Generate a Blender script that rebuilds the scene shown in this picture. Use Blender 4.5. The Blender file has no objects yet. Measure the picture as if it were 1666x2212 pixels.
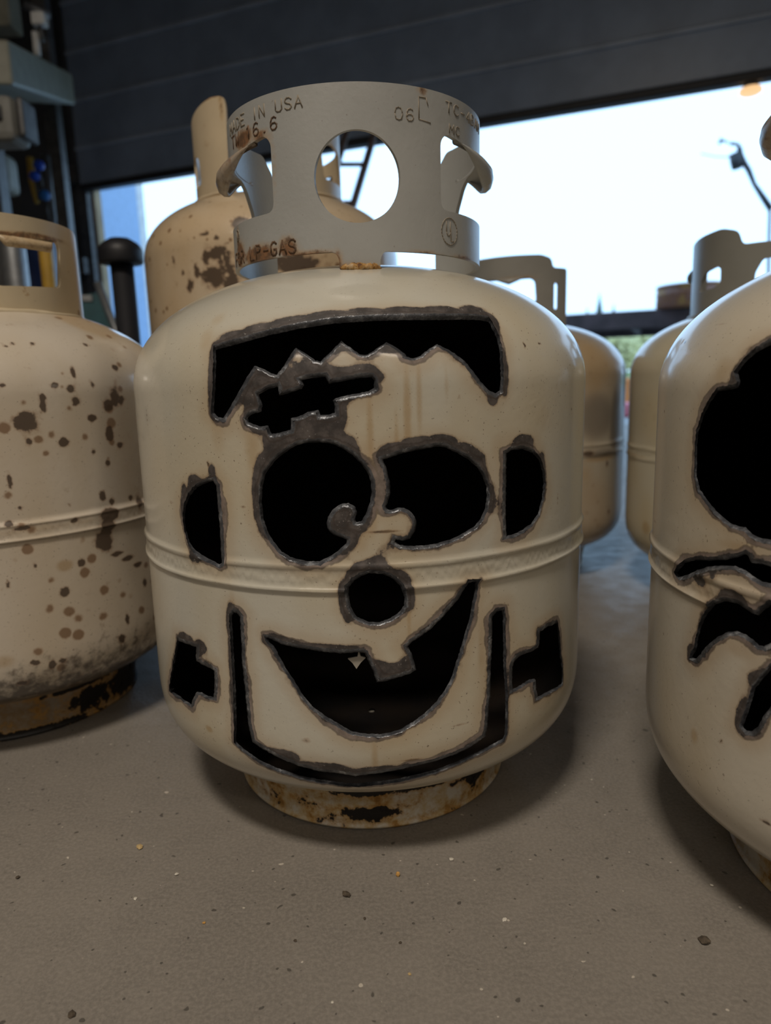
import bpy, bmesh, math, random
import numpy as np
from mathutils import Vector, Matrix
from mathutils.geometry import delaunay_2d_cdt
random.seed(7); np.random.seed(7)
sc = bpy.context.scene
COL = sc.collection

# ------------------------------------------------------------------ camera
CX, CY = 833.0, 1106.0
FPX, PITCH, ROLL, CAMH = 1509.45, 0.19099, -0.03105, 0.29164
_c, _s = math.cos(PITCH), math.sin(PITCH)
FWD = np.array([0, _c, -_s]); _up = np.array([0, _s, _c]); _rt = np.array([1.0, 0, 0])
_cr, _sr = math.cos(ROLL), math.sin(ROLL)
RGT = _cr * _rt + _sr * _up
UPV = -_sr * _rt + _cr * _up
EYE = np.array([0, 0, CAMH])
cam = bpy.data.cameras.new('camera')
camo = bpy.data.objects.new('camera', cam); COL.objects.link(camo)
cam.sensor_fit = 'VERTICAL'; cam.sensor_height = 36.0
cam.lens = FPX / 2212.0 * 36.0
cam.clip_start = 0.02; cam.clip_end = 400
camo.matrix_world = Matrix(((RGT[0], UPV[0], -FWD[0], 0), (RGT[1], UPV[1], -FWD[1], 0),
                            (RGT[2], UPV[2], -FWD[2], CAMH), (0, 0, 0, 1)))
cam.dof.use_dof = True; cam.dof.focus_distance = 0.385; cam.dof.aperture_fstop = 7.5
sc.camera = camo

# ------------------------------------------------------------------ sky, exposure
w = bpy.data.worlds.new('sky'); sc.world = w; w.use_nodes = True
bg = w.node_tree.nodes['Background']
bg.inputs[0].default_value = (0.44, 0.69, 1.0, 1); bg.inputs[1].default_value = 2.2
sc.view_settings.view_transform = 'Standard'
try: sc.view_settings.look = 'None'
except Exception: pass
sc.view_settings.gamma = 1.0; sc.view_settings.exposure = 0.0
sc.view_settings.use_curve_mapping = False
sc.cycles.adaptive_threshold = 0.03; sc.cycles.max_bounces = 5; sc.cycles.diffuse_bounces = 3; sc.cycles.glossy_bounces = 3; sc.cycles.transmission_bounces = 2

# ceiling lamps of the shop: (x, y, z, length, width, power)
WARM = (1.0, 0.89, 0.76)
CEILING_LAMPS = [(-0.42, -0.80, 2.62, 0.50, 0.30, 46.0), (0.9, -2.6, 2.75, 1.2, 0.28, 12.0), (-1.3, -2.4, 2.75, 1.2, 0.28, 12.0)]

# ------------------------------------------------------------------ pixel rays (reference frame 1666 x 2212)
def rays(px):
    px = np.atleast_2d(np.asarray(px, float))
    d = FWD + np.outer((px[:, 0] - CX) / FPX, RGT) - np.outer((px[:, 1] - CY) / FPX, UPV)
    return d / np.linalg.norm(d, axis=1)[:, None]
def at(u, v, D):
    """point seen at pixel (u,v) at horizontal distance D"""
    d = rays([(u, v)])[0]
    return EYE + d * (D / math.hypot(d[0], d[1]))
def onfloor(u, v, z=0.0):
    d = rays([(u, v)])[0]
    return EYE + d * ((z - CAMH) / d[2])

# ------------------------------------------------------------------ node helper
class G:
    def __init__(self, name):
        self.m = bpy.data.materials.new(name); self.m.use_nodes = True
        self.t = self.m.node_tree; self.n = self.t.nodes; self.l = self.t.links
        self.b = self.n['Principled BSDF']
        self._tc = None
    def node(self, typ, ins=None, **props):
        x = self.n.new(typ)
        for k, v in props.items(): setattr(x, k, v)
        for k, v in (ins or {}).items(): self.set(x.inputs[k], v)
        return x
    def set(self, sock, v):
        if isinstance(v, bpy.types.NodeSocket): self.l.new(v, sock)
        elif hasattr(sock, 'default_value'):
            if isinstance(v, (tuple, list)) and len(v) == 3 and sock.type == 'RGBA': v = (*v, 1)
            sock.default_value = v
    def co(self):
        if not self._tc: self._tc = self.node('ShaderNodeTexCoord').outputs['Object']
        return self._tc
    def noise(self, scale, detail=3, rough=0.55, stretch=None, w=None):
        v = self.co()
        if stretch or w:
            mp = self.node('ShaderNodeMapping', {'Vector': v, 'Scale': stretch or (1, 1, 1), 'Location': (w or 0, (w or 0) * .7, 0)}); v = mp.outputs[0]
        return self.node('ShaderNodeTexNoise', {'Vector': v, 'Scale': scale, 'Detail': detail, 'Roughness': rough}).outputs[0]
    def voro(self, scale, out='Distance', rnd=1.0):
        return self.node('ShaderNodeTexVoronoi', {'Vector': self.co(), 'Scale': scale, 'Randomness': rnd}).outputs[out]
    def attr(self, name):
        return self.node('ShaderNodeAttribute', attribute_name=name).outputs['Fac']
    def math(self, op, a, b=0.0, c=0.0):
        x = self.node('ShaderNodeMath', operation=op)
        self.set(x.inputs[0], a); self.set(x.inputs[1], b)
        if len(x.inputs) > 2: self.set(x.inputs[2], c)
        return x.outputs[0]
    def step(self, v, lo, hi, a=0.0, b=1.0):
        x = self.node('ShaderNodeMapRange', {'Value': v, 'From Min': lo, 'From Max': hi, 'To Min': a, 'To Max': b}, interpolation_type='SMOOTHSTEP')
        return x.outputs[0]
    def mix(self, f, a, b, mode='MIX'):
        x = self.node('ShaderNodeMix', data_type='RGBA', blend_type=mode)
        self.set(x.inputs[0], f); self.set(x.inputs[6], a); self.set(x.inputs[7], b)
        return x.outputs[2]
    def ramp(self, f, stops):
        x = self.node('ShaderNodeValToRGB', {'Fac': f}); e = x.color_ramp.elements
        while len(e) < len(stops): e.new(0.5)
        for el, (p, c) in zip(e, stops): el.position = p; el.color = (*c, 1)
        return x.outputs[0]
    def bump(self, h, strength=0.3, dist=0.001):
        self.l.new(self.node('ShaderNodeBump', {'Height': h, 'Strength': strength, 'Distance': dist}).outputs[0], self.b.inputs['Normal'])
    def out(self, color=None, rough=None, metal=None, spec=None):
        for k, v in (('Base Color', color), ('Roughness', rough), ('Metallic', metal), ('Specular IOR Level', spec)):
            if v is not None: self.set(self.b.inputs[k], v)
        return self.m
def simple(name, col, rough=0.6, metal=0.0, var=0.12, scale=20, bump=0.0, bscale=200, spec=None):
    g = G(name)
    c = g.mix(g.step(g.noise(scale, 4), 0.3, 0.7), tuple(x * (1 - var) for x in col), tuple(min(1, x * (1 + var)) for x in col))
    if bump: g.bump(g.noise(bscale, 3), bump, 0.001)
    return g.out(c, rough, metal, spec)

# ------------------------------------------------------------------ object helpers
def mesh_obj(name, V, F, mats, parent=None, smooth=True, mi=None, normals=None, attrs=None):
    me = bpy.data.meshes.new(name)
    V = np.asarray(V, np.float32); ln = np.fromiter((len(f) for f in F), np.int32, len(F))
    fl = np.fromiter((i for f in F for i in f), np.int32, int(ln.sum()))
    me.vertices.add(len(V)); me.vertices.foreach_set('co', V.ravel())
    me.loops.add(len(fl)); me.loops.foreach_set('vertex_index', fl)
    me.polygons.add(len(F)); me.polygons.foreach_set('loop_start', np.concatenate([[0], np.cumsum(ln)[:-1]]).astype(np.int32))
    me.update(calc_edges=True)
    for m in (mats if isinstance(mats, (list, tuple)) else [mats]): me.materials.append(m)
    if mi is not None: me.polygons.foreach_set('material_index', np.asarray(mi, np.int32))
    if smooth: me.polygons.foreach_set('use_smooth', np.ones(len(me.polygons), bool))
    for k, a in (attrs or {}).items():
        me.attributes.new(k, 'FLOAT', 'POINT').data.foreach_set('value', np.asarray(a, np.float32))
    me.update()
    if normals is not None: me.normals_split_custom_set_from_vertices(np.asarray(normals, np.float32).tolist())
    o = bpy.data.objects.new(name, me); COL.objects.link(o)
    if parent: o.parent = parent
    return o
def bm_obj(name, bm, mats, parent=None, smooth=False):
    me = bpy.data.meshes.new(name); bm.to_mesh(me); bm.free()
    for m in (mats if isinstance(mats, (list, tuple)) else [mats]): me.materials.append(m)
    if smooth: me.polygons.foreach_set('use_smooth', np.ones(len(me.polygons), bool))
    o = bpy.data.objects.new(name, me); COL.objects.link(o)
    if parent: o.parent = parent
    return o
def tag(o, label, cat, group=None):
    o['label'] = label; o['category'] = cat
    if group: o['group'] = group
    return o
def struct(o, label=None):
    o['kind'] = 'structure'
    if label: o['label'] = label
    return o
def thing(name, label, cat, loc=(0, 0, 0), rotz=0.0, group=None):
    o = bpy.data.objects.new(name, None); COL.objects.link(o)
    o.location = loc; o.rotation_euler = (0, 0, rotz); o.empty_display_size = 0.05
    return tag(o, label, cat, group)
def box(bm, lo, hi, bev=0.0, M=None):
    r = bmesh.ops.create_cube(bm, size=1)
    vs = r['verts']
    for v in vs:
        v.co = Vector([(lo[i] + hi[i]) / 2 + v.co[i] * (hi[i] - lo[i]) for i in range(3)])
    if bev:
        es = {e for v in vs for e in v.link_edges}
        bv = bmesh.ops.bevel(bm, geom=list(es), offset=bev, segments=2, affect='EDGES', profile=0.5)
        vs = list({v for f in bv['faces'] for v in f.verts} | {v for v in vs if v.is_valid})
    if M is not None: bmesh.ops.transform(bm, matrix=M, verts=vs)
    return vs
def box_obj(name, lo, hi, mat, parent=None, bev=0.0, M=None):
    bm = bmesh.new(); box(bm, lo, hi, bev, M); return bm_obj(name, bm, mat, parent)
def tube(bm, pts, r, n=10, cap=True):
    pts = [Vector(p) for p in pts]
    rs = r if isinstance(r, (list, tuple)) else [r] * len(pts)
    rings = []; prev = None
    for i, p in enumerate(pts):
        a = pts[max(i - 1, 0)]; b = pts[min(i + 1, len(pts) - 1)]
        t = (b - a).normalized()
        if prev is None: x = t.orthogonal().normalized()
        else:
            x = (prev - t * prev.dot(t)).normalized()
        prev = x; y = t.cross(x)
        rings.append([bm.verts.new(p + (x * math.cos(k * 2 * math.pi / n) + y * math.sin(k * 2 * math.pi / n)) * rs[i]) for k in range(n)])
    for A, B in zip(rings, rings[1:]):
        for k in range(n): bm.faces.new((A[k], A[(k + 1) % n], B[(k + 1) % n], B[k]))
    if cap: bm.faces.new(rings[0][::-1]); bm.faces.new(rings[-1])
def tube_obj(name, pts, r, mat, parent=None, n=10):
    bm = bmesh.new(); tube(bm, pts, r, n); bmesh.ops.recalc_face_normals(bm, faces=bm.faces)
    return bm_obj(name, bm, mat, parent, True)
def lathe(prof, n=64, th0=0.0, th1=2 * math.pi):
    """theta = 0 looks along -Y; returns V,F"""
    full = abs(th1 - th0 - 2 * math.pi) < 1e-6
    th = np.linspace(th0, th1, n, endpoint=not full)
    V = [(r * math.sin(t), -r * math.cos(t), z) for (r, z) in prof for t in th]
    F = []
    m = len(th)
    for i in range(len(prof) - 1):
        for k in range(m if full else m - 1):
            k2 = (k + 1) % m
            F.append((i * m + k, i * m + k2, (i + 1) * m + k2, (i + 1) * m + k))
    return V, F

# ------------------------------------------------------------------ sheets with cut-outs
def inpoly(P, poly):
    x, y = P[:, 0], P[:, 1]; ins = np.zeros(len(P), bool)
    for (x1, y1), (x2, y2) in zip(poly, np.roll(poly, -1, 0)):
        if y1 == y2: continue
        c = ((y1 > y) != (y2 > y)) & (x < (x2 - x1) * (y - y1) / (y2 - y1) + x1)
        ins ^= c
    return ins
def segdist(P, poly):
    d = np.full(len(P), 1e9)
    for a, b in zip(poly, np.roll(poly, -1, 0)):
        e = b - a; L = max(e @ e, 1e-14)
        t = np.clip(((P - a) @ e) / L, 0, 1)
        q = P - a - np.outer(t, e)
        np.minimum(d, np.hypot(q[:, 0], q[:, 1]), out=d)
    return d
def resample(poly, step):
    out = []
    for a, b in zip(poly, np.roll(poly, -1, 0)):
        n = max(1, int(math.ceil(np.hypot(*(b - a)) / step)))
        for k in range(n): out.append(a + (b - a) * k / n)
    return np.array(out)
def area2(p): return np.sum(p[:, 0] * np.roll(p[:, 1], -1) - np.roll(p[:, 0], -1) * p[:, 1])
def offset(poly, d):
    s = 1 if area2(poly) > 0 else -1
    e1 = poly - np.roll(poly, 1, 0); e2 = np.roll(poly, -1, 0) - poly
    n1 = np.stack([e1[:, 1], -e1[:, 0]], 1); n2 = np.stack([e2[:, 1], -e2[:, 0]], 1)
    n1 /= np.maximum(np.hypot(*n1.T), 1e-9)[:, None]; n2 /= np.maximum(np.hypot(*n2.T), 1e-9)[:, None]
    n = n1 + n2; L = np.maximum(np.hypot(*n.T), 0.9)
    return poly + s * d * n / L[:, None] ** 2 * 2 * np.minimum(1, L / 2 + .3)[:, None]
def sheet(outline, holes, spacing, mapf, thick, ispacing=None, rim_outline=True, inner_holes=None, rect=False):
    """outer + inner skin + rims. returns V,F,mi (0 outer,1 rim,2 inner),normals, ab of outer verts, n outer"""
    V, F, MI, N, AB = [], [], [], [], []
    outline = np.asarray(outline, float)
    lo, hi = outline.min(0), outline.max(0)
    ihol = inner_holes or holes
    def skin(hl, sp, depth, mi, flip):
        nb = sum(len(x) for x in V)
        gx = np.arange(lo[0] + sp * .5, hi[0], sp); gy = np.arange(lo[1] + sp * .5, hi[1], sp * .9)
        g = np.array([(x + (sp * .5 if j % 2 else 0), y) for j, y in enumerate(gy) for x in gx])
        if rect: g = g[(g[:, 0] > lo[0] + sp * .35) & (g[:, 0] < hi[0] - sp * .35) & (g[:, 1] > lo[1] + sp * .35) & (g[:, 1] < hi[1] - sp * .35)]
        else: g = g[inpoly(g, outline) & (segdist(g, outline) > sp * .35)]
        for h in hl:
            bb = (g[:, 0] > h[:, 0].min() - sp) & (g[:, 0] < h[:, 0].max() + sp) & (g[:, 1] > h[:, 1].min() - sp) & (g[:, 1] < h[:, 1].max() + sp)
            idx = np.where(bb)[0]
            if len(idx):
                bad = inpoly(g[idx], h) | (segdist(g[idx], h) < sp * .3)
                g = np.delete(g, idx[bad], 0)
        pts = [g]; edges = []; n = len(g)
        for L in [outline] + list(hl):
            pts.append(L); edges += [(n + i, n + (i + 1) % len(L)) for i in range(len(L))]; n += len(L)
        allp = np.concatenate(pts)
        r = delaunay_2d_cdt([Vector(p) for p in allp], edges, [], 0, 1e-8)
        P = np.array([(v[0], v[1]) for v in r[0]]); T = np.array(r[2])
        cen = P[T].mean(1)
        ok = np.ones(len(cen), bool) if rect else inpoly(cen, outline)
        for h in hl:
            bb = np.where((cen[:, 0] > h[:, 0].min()) & (cen[:, 0] < h[:, 0].max()) & (cen[:, 1] > h[:, 1].min()) & (cen[:, 1] < h[:, 1].max()))[0]
            if len(bb): ok[bb[inpoly(cen[bb], h)]] = False
        T = T[ok]
        if flip: T = T[:, ::-1]
        X, nn = mapf(P, depth)
        V.append(X); N.append(nn if not flip else -nn); AB.append(P)
        F.extend((T + nb).tolist()); MI.extend([mi] * len(T))
    skin(holes, spacing, 0.0, 0, False)
    n_outer = len(V[0])
    if thick:
        skin(ihol, ispacing or spacing * 2, thick, 2, True)
        loops = [(h, hi_, True) for h, hi_ in zip(holes, ihol)]
        if rim_outline: loops.append((outline, outline, False))
        for lo_, li_, ishole in loops:
            nb = sum(len(x) for x in V); m = len(lo_)
            rows = [(0, 0), (.35, .07), (.72, .34), (1, 1)] if ishole and inner_holes is not None else [(0, 0), (1, 1)]
            for la, de in rows:
                ab = lo_ + (li_ - lo_) * la
                V.append(mapf(ab, thick * de)[0]); N.append(np.zeros((m, 3))); AB.append(ab)
            ccw = area2(lo_) > 0
            for k in range(len(rows) - 1):
                for i in range(m):
                    j = (i + 1) % m; n0 = nb + k * m
                    q = (n0 + i, n0 + j, n0 + m + j, n0 + m + i)
                    if ccw != ishole: q = q[::-1]
                    F.append(q); MI.append(1)
    return np.concatenate(V), F, MI, np.concatenate(N), np.concatenate(AB), n_outer

# ------------------------------------------------------------------ cylinder bodies
RB = 0.155
class Prof:
    def __init__(self, dz=0.0, weld=(0.179, 0.193)):
        z1, z2, ht, nt, hb, nb = 0.1012, 0.2849 + dz, 0.0789, 2.169, 0.0708, 3.31
        a = np.linspace(0, math.pi / 2, 400)
        rt, zt = RB * np.cos(a) ** (2 / nt), z2 + ht * np.sin(a) ** (2 / nt)
        rb, zb = RB * np.cos(a) ** (2 / nb), z1 - hb * np.sin(a) ** (2 / nb)
        r = np.concatenate([rb[::-1], rt]); z = np.concatenate([zb[::-1], zt])
        s = np.concatenate([[0], np.cumsum(np.hypot(np.diff(r), np.diff(z)))])
        self.s = np.linspace(0, s[-1], 3000); self.r = np.interp(self.s, s, r); self.z = np.interp(self.s, s, z)
        self.L = s[-1]; self.weld = (weld[0] + dz * .5, weld[1] + dz * .5); self.apex = z.max()
    def rz(self, z):
        rr = np.interp(z, self.z, self.r)
        return np.where((z < self.z[0]) | (z > self.z[-1]), -1.0, rr)
    def bump(self, th, z):
        a, b = self.weld
        wob = 0.00025 * np.sin(th * 9) + 0.00010 * np.sin(th * 23 + 1)
        e = 0.0013 * (np.exp(-((z - a - .001 - wob) / .0017) ** 2) + .85 * np.exp(-((z - b + wob) / .0019) ** 2)) + 0.0005 * ((z > a) & (z < b))
        e += 0.00013 * (np.sin(th * 83 + 3 * np.sin(th * 17)) * np.sin(700 * z + 5 * np.sin(th * 29)) + np.sin(th * 131 + 4 * np.sin(th * 11)) * np.cos(900 * z + 3 * np.sin(th * 41))) * np.exp(-((z - (a + b) / 2) / .005) ** 2)
        return e
    def mapf(self, ab, depth):
        th = ab[:, 0] / RB; s = np.clip(ab[:, 1], 0, self.L)
        r = np.interp(s, self.s, self.r); z = np.interp(s, self.s, self.z)
        e = 4e-4
        dr = np.interp(s + e, self.s, self.r) - np.interp(s - e, self.s, self.r)
        dz = np.interp(s + e, self.s, self.z) - np.interp(s - e, self.s, self.z)
        b0 = self.bump(th, z)
        if depth == 0:
            db = self.bump(th, z + 2e-4) - self.bump(th, z - 2e-4)
            r = r + b0; dr = dr + db * 2 * (np.abs(dz) > 2e-4)
        L = np.maximum(np.hypot(dr, dz), 1e-12); nr, nz = dz / L, -dr / L
        r2 = r - nr * depth; z2 = z - nz * depth
        X = np.stack([r2 * np.sin(th), -r2 * np.cos(th), z2], 1)
        Nn = np.stack([nr * np.sin(th), -nr * np.cos(th), nz], 1)
        return X, Nn
    def unproject(self, px, Minv, depth=0.0):
        d = rays(px); o = np.array(Minv @ Vector(EYE)); R = np.array(Minv.to_3x3()); d = d @ R.T
        t = np.full(len(d), 0.15); done = np.zeros(len(d), bool)
        g = lambda t: (lambda P: np.hypot(P[:, 0], P[:, 1]) - (self.rz(P[:, 2]) - depth))(o + d * t[:, None])
        for _ in range(2600):
            done |= g(t) < 0
            if done.all(): break
            t = np.where(done, t, t + 0.0006)
        lo_, hi_ = t - 0.0006, t.copy()
        for _ in range(20):
            m = (lo_ + hi_) / 2; neg = g(m) < 0
            hi_ = np.where(neg, m, hi_); lo_ = np.where(neg, lo_, m)
        P = o + d * hi_[:, None]
        th = np.arctan2(P[:, 0], -P[:, 1])
        return np.stack([th * RB, np.interp(P[:, 2], self.z, self.s)], 1), done

def build_shell(prof, Minv, holes_px, spacing, thf, stains, mats, parent, cut_off=0.0021, thick=0.0028, px_scale=0.000245, label=None):
    """body of a gas cylinder with cut-outs; stains: {attr: [(px,py,rx,ry,strength)]}"""
    sa = np.interp(0.05, prof.r[:1500], prof.s[:1500]); sb = prof.L - np.interp(0.05, prof.r[1500:][::-1], (prof.L - prof.s[1500:])[::-1])
    rows = np.linspace(sa, sb, 150)
    A = thf * RB
    outline = np.concatenate([np.stack([np.linspace(-A, A, 120), np.full(120, sa)], 1)[:-1],
                              np.stack([np.full(150, A), rows], 1)[:-1],
                              np.stack([np.linspace(A, -A, 120), np.full(120, sb)], 1)[:-1],
                              np.stack([np.full(150, -A), rows[::-1]], 1)[:-1]])
    outer, inner = [], []
    for hp in holes_px:
        hp = np.array(hp, float)
        hp = resample(hp, 5.0)
        if area2(hp) < 0: hp = hp[::-1]
        hp = hp + np.random.uniform(-.7, .7, hp.shape)
        a, _ = prof.unproject(hp, Minv); b, ok = prof.unproject(hp, Minv, thick)
        b = np.where(ok[:, None], b, a)
        b = np.where((np.abs(b - a).max(1) > .012)[:, None], a, b)
        a = offset(a, cut_off) + np.random.uniform(-.00022, .00022, a.shape)
        outer.append(a); inner.append(b)
    V, F, MI, N, AB, no = sheet(outline, outer, spacing, prof.mapf, thick if holes_px else 0, 0.005, False, inner, True)
    # rear half, bottom cap and top cap
    extra = []
    def grid(ths, ss):
        nb = sum(len(x[0]) for x in extra) + len(V)
        ab = np.array([(t * RB, s) for s in ss for t in ths]); X, nn = prof.mapf(ab, 0.0)
        m = len(ths)
        f = [(nb + i * m + k, nb + i * m + k + 1, nb + (i + 1) * m + k + 1, nb + (i + 1) * m + k) for i in range(len(ss) - 1) for k in range(m - 1)]
        extra.append((X, nn, ab, f))
    grid(np.linspace(thf, 2 * math.pi - thf, 60), rows)
    grid(np.linspace(-math.pi, math.pi, 120), np.linspace(0.0005, sa, 8))
    grid(np.linspace(-math.pi, math.pi, 120), np.linspace(sb, prof.L - 0.0002, 10))
    if holes_px:
        n_out = len(extra); no_f = []
        for ths, ss in ((np.linspace(thf, 2 * math.pi - thf, 40), np.linspace(sa, sb, 40)), (np.linspace(-math.pi, math.pi, 60), np.linspace(0.003, sa, 5)), (np.linspace(-math.pi, math.pi, 60), np.linspace(sb, prof.L - 0.003, 6))):
            nb = sum(len(x[0]) for x in extra) + len(V)
            ab = np.array([(t_ * RB, s_) for s_ in ss for t_ in ths]); X, nn = prof.mapf(ab, thick); m = len(ths)
            extra.append((X, -nn, ab, [(nb + i * m + k, nb + (i + 1) * m + k, nb + (i + 1) * m + k + 1, nb + i * m + k + 1) for i in range(len(ss) - 1) for k in range(m - 1)]))
    for ie, (X, nn, ab, f) in enumerate(extra):
        V = np.concatenate([V, X]); N = np.concatenate([N, nn]); AB = np.concatenate([AB, ab]); F += f; MI += [0 if ie < 3 else 2] * len(f)
    attrs = {}
    if outer:
        d = np.full(len(AB), 1.0)
        for h in outer:
            idx = np.where((AB[:, 0] > h[:, 0].min() - .045) & (AB[:, 0] < h[:, 0].max() + .045) & (AB[:, 1] > h[:, 1].min() - .045) & (AB[:, 1] < h[:, 1].max() + .045))[0]
            d[idx] = np.minimum(d[idx], segdist(AB[idx], h))
        attrs['cutp'] = np.clip(40 - d * 1000, 0, 40)
    for k, lst in stains.items():
        a = np.zeros(len(AB))
        if lst:
            arr = np.array([x[:5] for x in lst], float)
            c, ok = prof.unproject(arr[:, :2], Minv)
            for (ca, cb), (_, _, rx, ry, st) in zip(c, arr):
                if k == 'soot_dark': rx, ry = rx * 1.25 + 4, ry * 1.25 + 6
                q = ((AB[:, 0] - ca) / (rx * px_scale)) ** 2 + ((AB[:, 1] - cb) / (ry * px_scale)) ** 2
                a = np.maximum(a, st * np.exp(-np.minimum(q, 40) ** (1.3 if k != 'dull' else 3.0) * .8))
        attrs[k] = a
    o = mesh_obj('body', V, F, mats, parent, True, MI, N, attrs)
    return o

# ------------------------------------------------------------------ materials
def tank_paint(name, base, yellow, spots=0.0, rustcol=(0.30, 0.155, 0.06), grime_shade=0.0, rough=0.36, spotscale=60, sn=.7):
    g = G(name)
    low = g.noise(8, 2, 0.55)
    col = g.mix(g.step(low, 0.35, 0.7), base, yellow)
    streak = g.step(g.noise(26, 1, .5, (1, 1, .12)), .45, .75)
    col = g.mix(g.math('MULTIPLY', streak, .25), col, tuple(c * k for c, k in zip(yellow, (.86, .80, .66))))
    rag = g.noise(110, 4, 0.65); ragc = g.math('SUBTRACT', rag, .5)
    grit = g.noise(700, 1, .5)
    gm = g.math('MULTIPLY', g.step(grit, .70, .76), g.step(low, .40, .62, .25, .75))
    col = g.mix(gm, col, (.14, .10, .07))
    ru = g.attr('rust')
    rm = g.step(g.math('ADD', ru, g.math('MULTIPLY', ragc, .35)), .12, .75)
    col = g.mix(g.math('MULTIPLY', rm, .60), col, (.37, .24, .105))
    if spots:
        thr = g.step(low, .42, .70, 0.06, .32)
        sp = g.math('SUBTRACT', thr, g.math('ADD', g.voro(spotscale), g.math('MULTIPLY', ragc, .25)))
        col = g.mix(g.math('MULTIPLY', g.step(sp, 0.0, .07), spots), col, (.13, .07, .035))
        col = g.mix(g.math('MULTIPLY', g.step(sp, -.05, .02), spots * .4), col, rustcol)
    if grime_shade:
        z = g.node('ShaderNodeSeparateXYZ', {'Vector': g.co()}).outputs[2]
        gr = g.math('ADD', g.step(z, .03, .125, 1.0, 0.0), g.math('MULTIPLY', ragc, 1.5))  # ragged grime with shade painted in, darker towards the base
        col = g.mix(g.math('MULTIPLY', g.step(gr, .35, .9), grime_shade), col, (.055, .042, .03))
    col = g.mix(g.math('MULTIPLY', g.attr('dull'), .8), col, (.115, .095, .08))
    sv = g.math('ADD', g.attr('spot'), g.math('MULTIPLY', ragc, sn))
    col = g.mix(g.math('MULTIPLY', g.step(sv, .12, .42), .45), col, (.26, .14, .07))
    col = g.mix(g.math('MULTIPLY', g.step(sv, .36, .52), .88), col, (.055, .036, .025))
    # scorched halo round the torch cuts (distance in mm)
    d = g.math('ADD', g.math('SUBTRACT', 40.0, g.attr('cutp')), g.math('ADD', g.math('MULTIPLY', g.math('SUBTRACT', g.noise(30, 2, .6), .5), 9.0), g.math('MULTIPLY', ragc, 3.6)))
    col = g.mix(g.math('MULTIPLY', g.step(d, 12.0, 1.5), .36), col, (.40, .26, .13))
    burn = g.math('MULTIPLY', g.step(d, 1.9, .9), .85)
    so = g.math('SUBTRACT', g.math('MULTIPLY', g.attr('soot_dark'), 8.5), g.math('ADD', g.math('SUBTRACT', 40.0, g.attr('cutp')), g.math('MULTIPLY', ragc, 7.0)))
    col = g.mix(g.math('MULTIPLY', g.step(so, -2.6, .3), .6), col, (.21, .14, .085))
    sm_ = g.step(so, -.3, .5); bm_ = g.math('MAXIMUM', burn, sm_)
    col = g.mix(burn, col, g.mix(g.step(rag, .36, .66), (.13, .105, .095), (.25, .20, .18)))
    ash = g.mix(g.step(rag, .36, .66), (.045, .039, .037), (.105, .090, .083))
    ash = g.mix(g.math('MULTIPLY', g.step(grit, .70, .76), .6), ash, (.33, .31, .29))
    col = g.mix(sm_, col, ash)
    edge = g.math('MULTIPLY', g.step(d, 2.3, 1.7), g.step(d, .7, 1.5))
    col = g.mix(g.math('MULTIPLY', edge, .55), col, (.045, .032, .026))
    g.bump(g.noise(240, 2), .16, .0008)
    r = g.math('ADD', rough, g.math('MULTIPLY', g.math('MAXIMUM', bm_, rm), .22))
    g.set(g.b.inputs['Coat Weight'], g.math('SUBTRACT', .7, g.math('MULTIPLY', g.math('MAXIMUM', bm_, rm), .55))); g.set(g.b.inputs['Coat Roughness'], .13)
    return g.out(col, r, 0.0, .4)
def rim_steel():
    g = G('cut_steel')
    c = g.ramp(g.noise(130, 5, .7), [(.30, (.040, .042, .047)), (.48, (.090, .094, .104)), (.58, (.16, .167, .18)), (.66, (.36, .37, .39)), (.8, (.09, .085, .08))])  # pale ramp stop paints bright edge highlights into the steel
    g.bump(g.noise(400, 2), .5, .001)
    return g.out(c, .36, .40, .5)
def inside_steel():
    g = G('shaded_inside')
    return g.out(g.ramp(g.noise(18, 4, .6), [(.3, (.006, .006, .007)), (.7, (.022, .015, .010))]), .8, 0, .2)  # near-black rust tone also paints the shade inside the shell
def rusty(name, paint, amount=.5, scale=45):
    g = G(name); n = g.noise(scale, 6, .68)
    lo = .72 - amount * .45
    c = g.ramp(n, [(max(lo - .12, .02), paint), (lo, tuple(x * y for x, y in zip(paint, (.85, .68, .42)))), (lo + .06, (.40, .22, .06)), (min(lo + .18, .96), (.12, .05, .02)), (min(lo + .26, 1), (.03, .02, .014))])
    sp = g.step(g.math('ADD', g.attr('soot_dark'), g.math('MULTIPLY', g.math('SUBTRACT', g.noise(150, 5, .65), .5), 1.5)), .38, .50)
    sph = g.step(g.math('ADD', g.attr('soot_dark'), g.math('MULTIPLY', g.math('SUBTRACT', g.noise(150, 5, .65), .5), 1.5)), .12, .42)
    c = g.mix(g.math('MULTIPLY', sph, .7), c, (.42, .235, .065))
    c = g.mix(sp, c, (.010, .008, .007))
    g.bump(n, .6, .0015)
    return g.out(c, g.step(n, lo, lo + .1, .45, .85), 0, .4)
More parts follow.
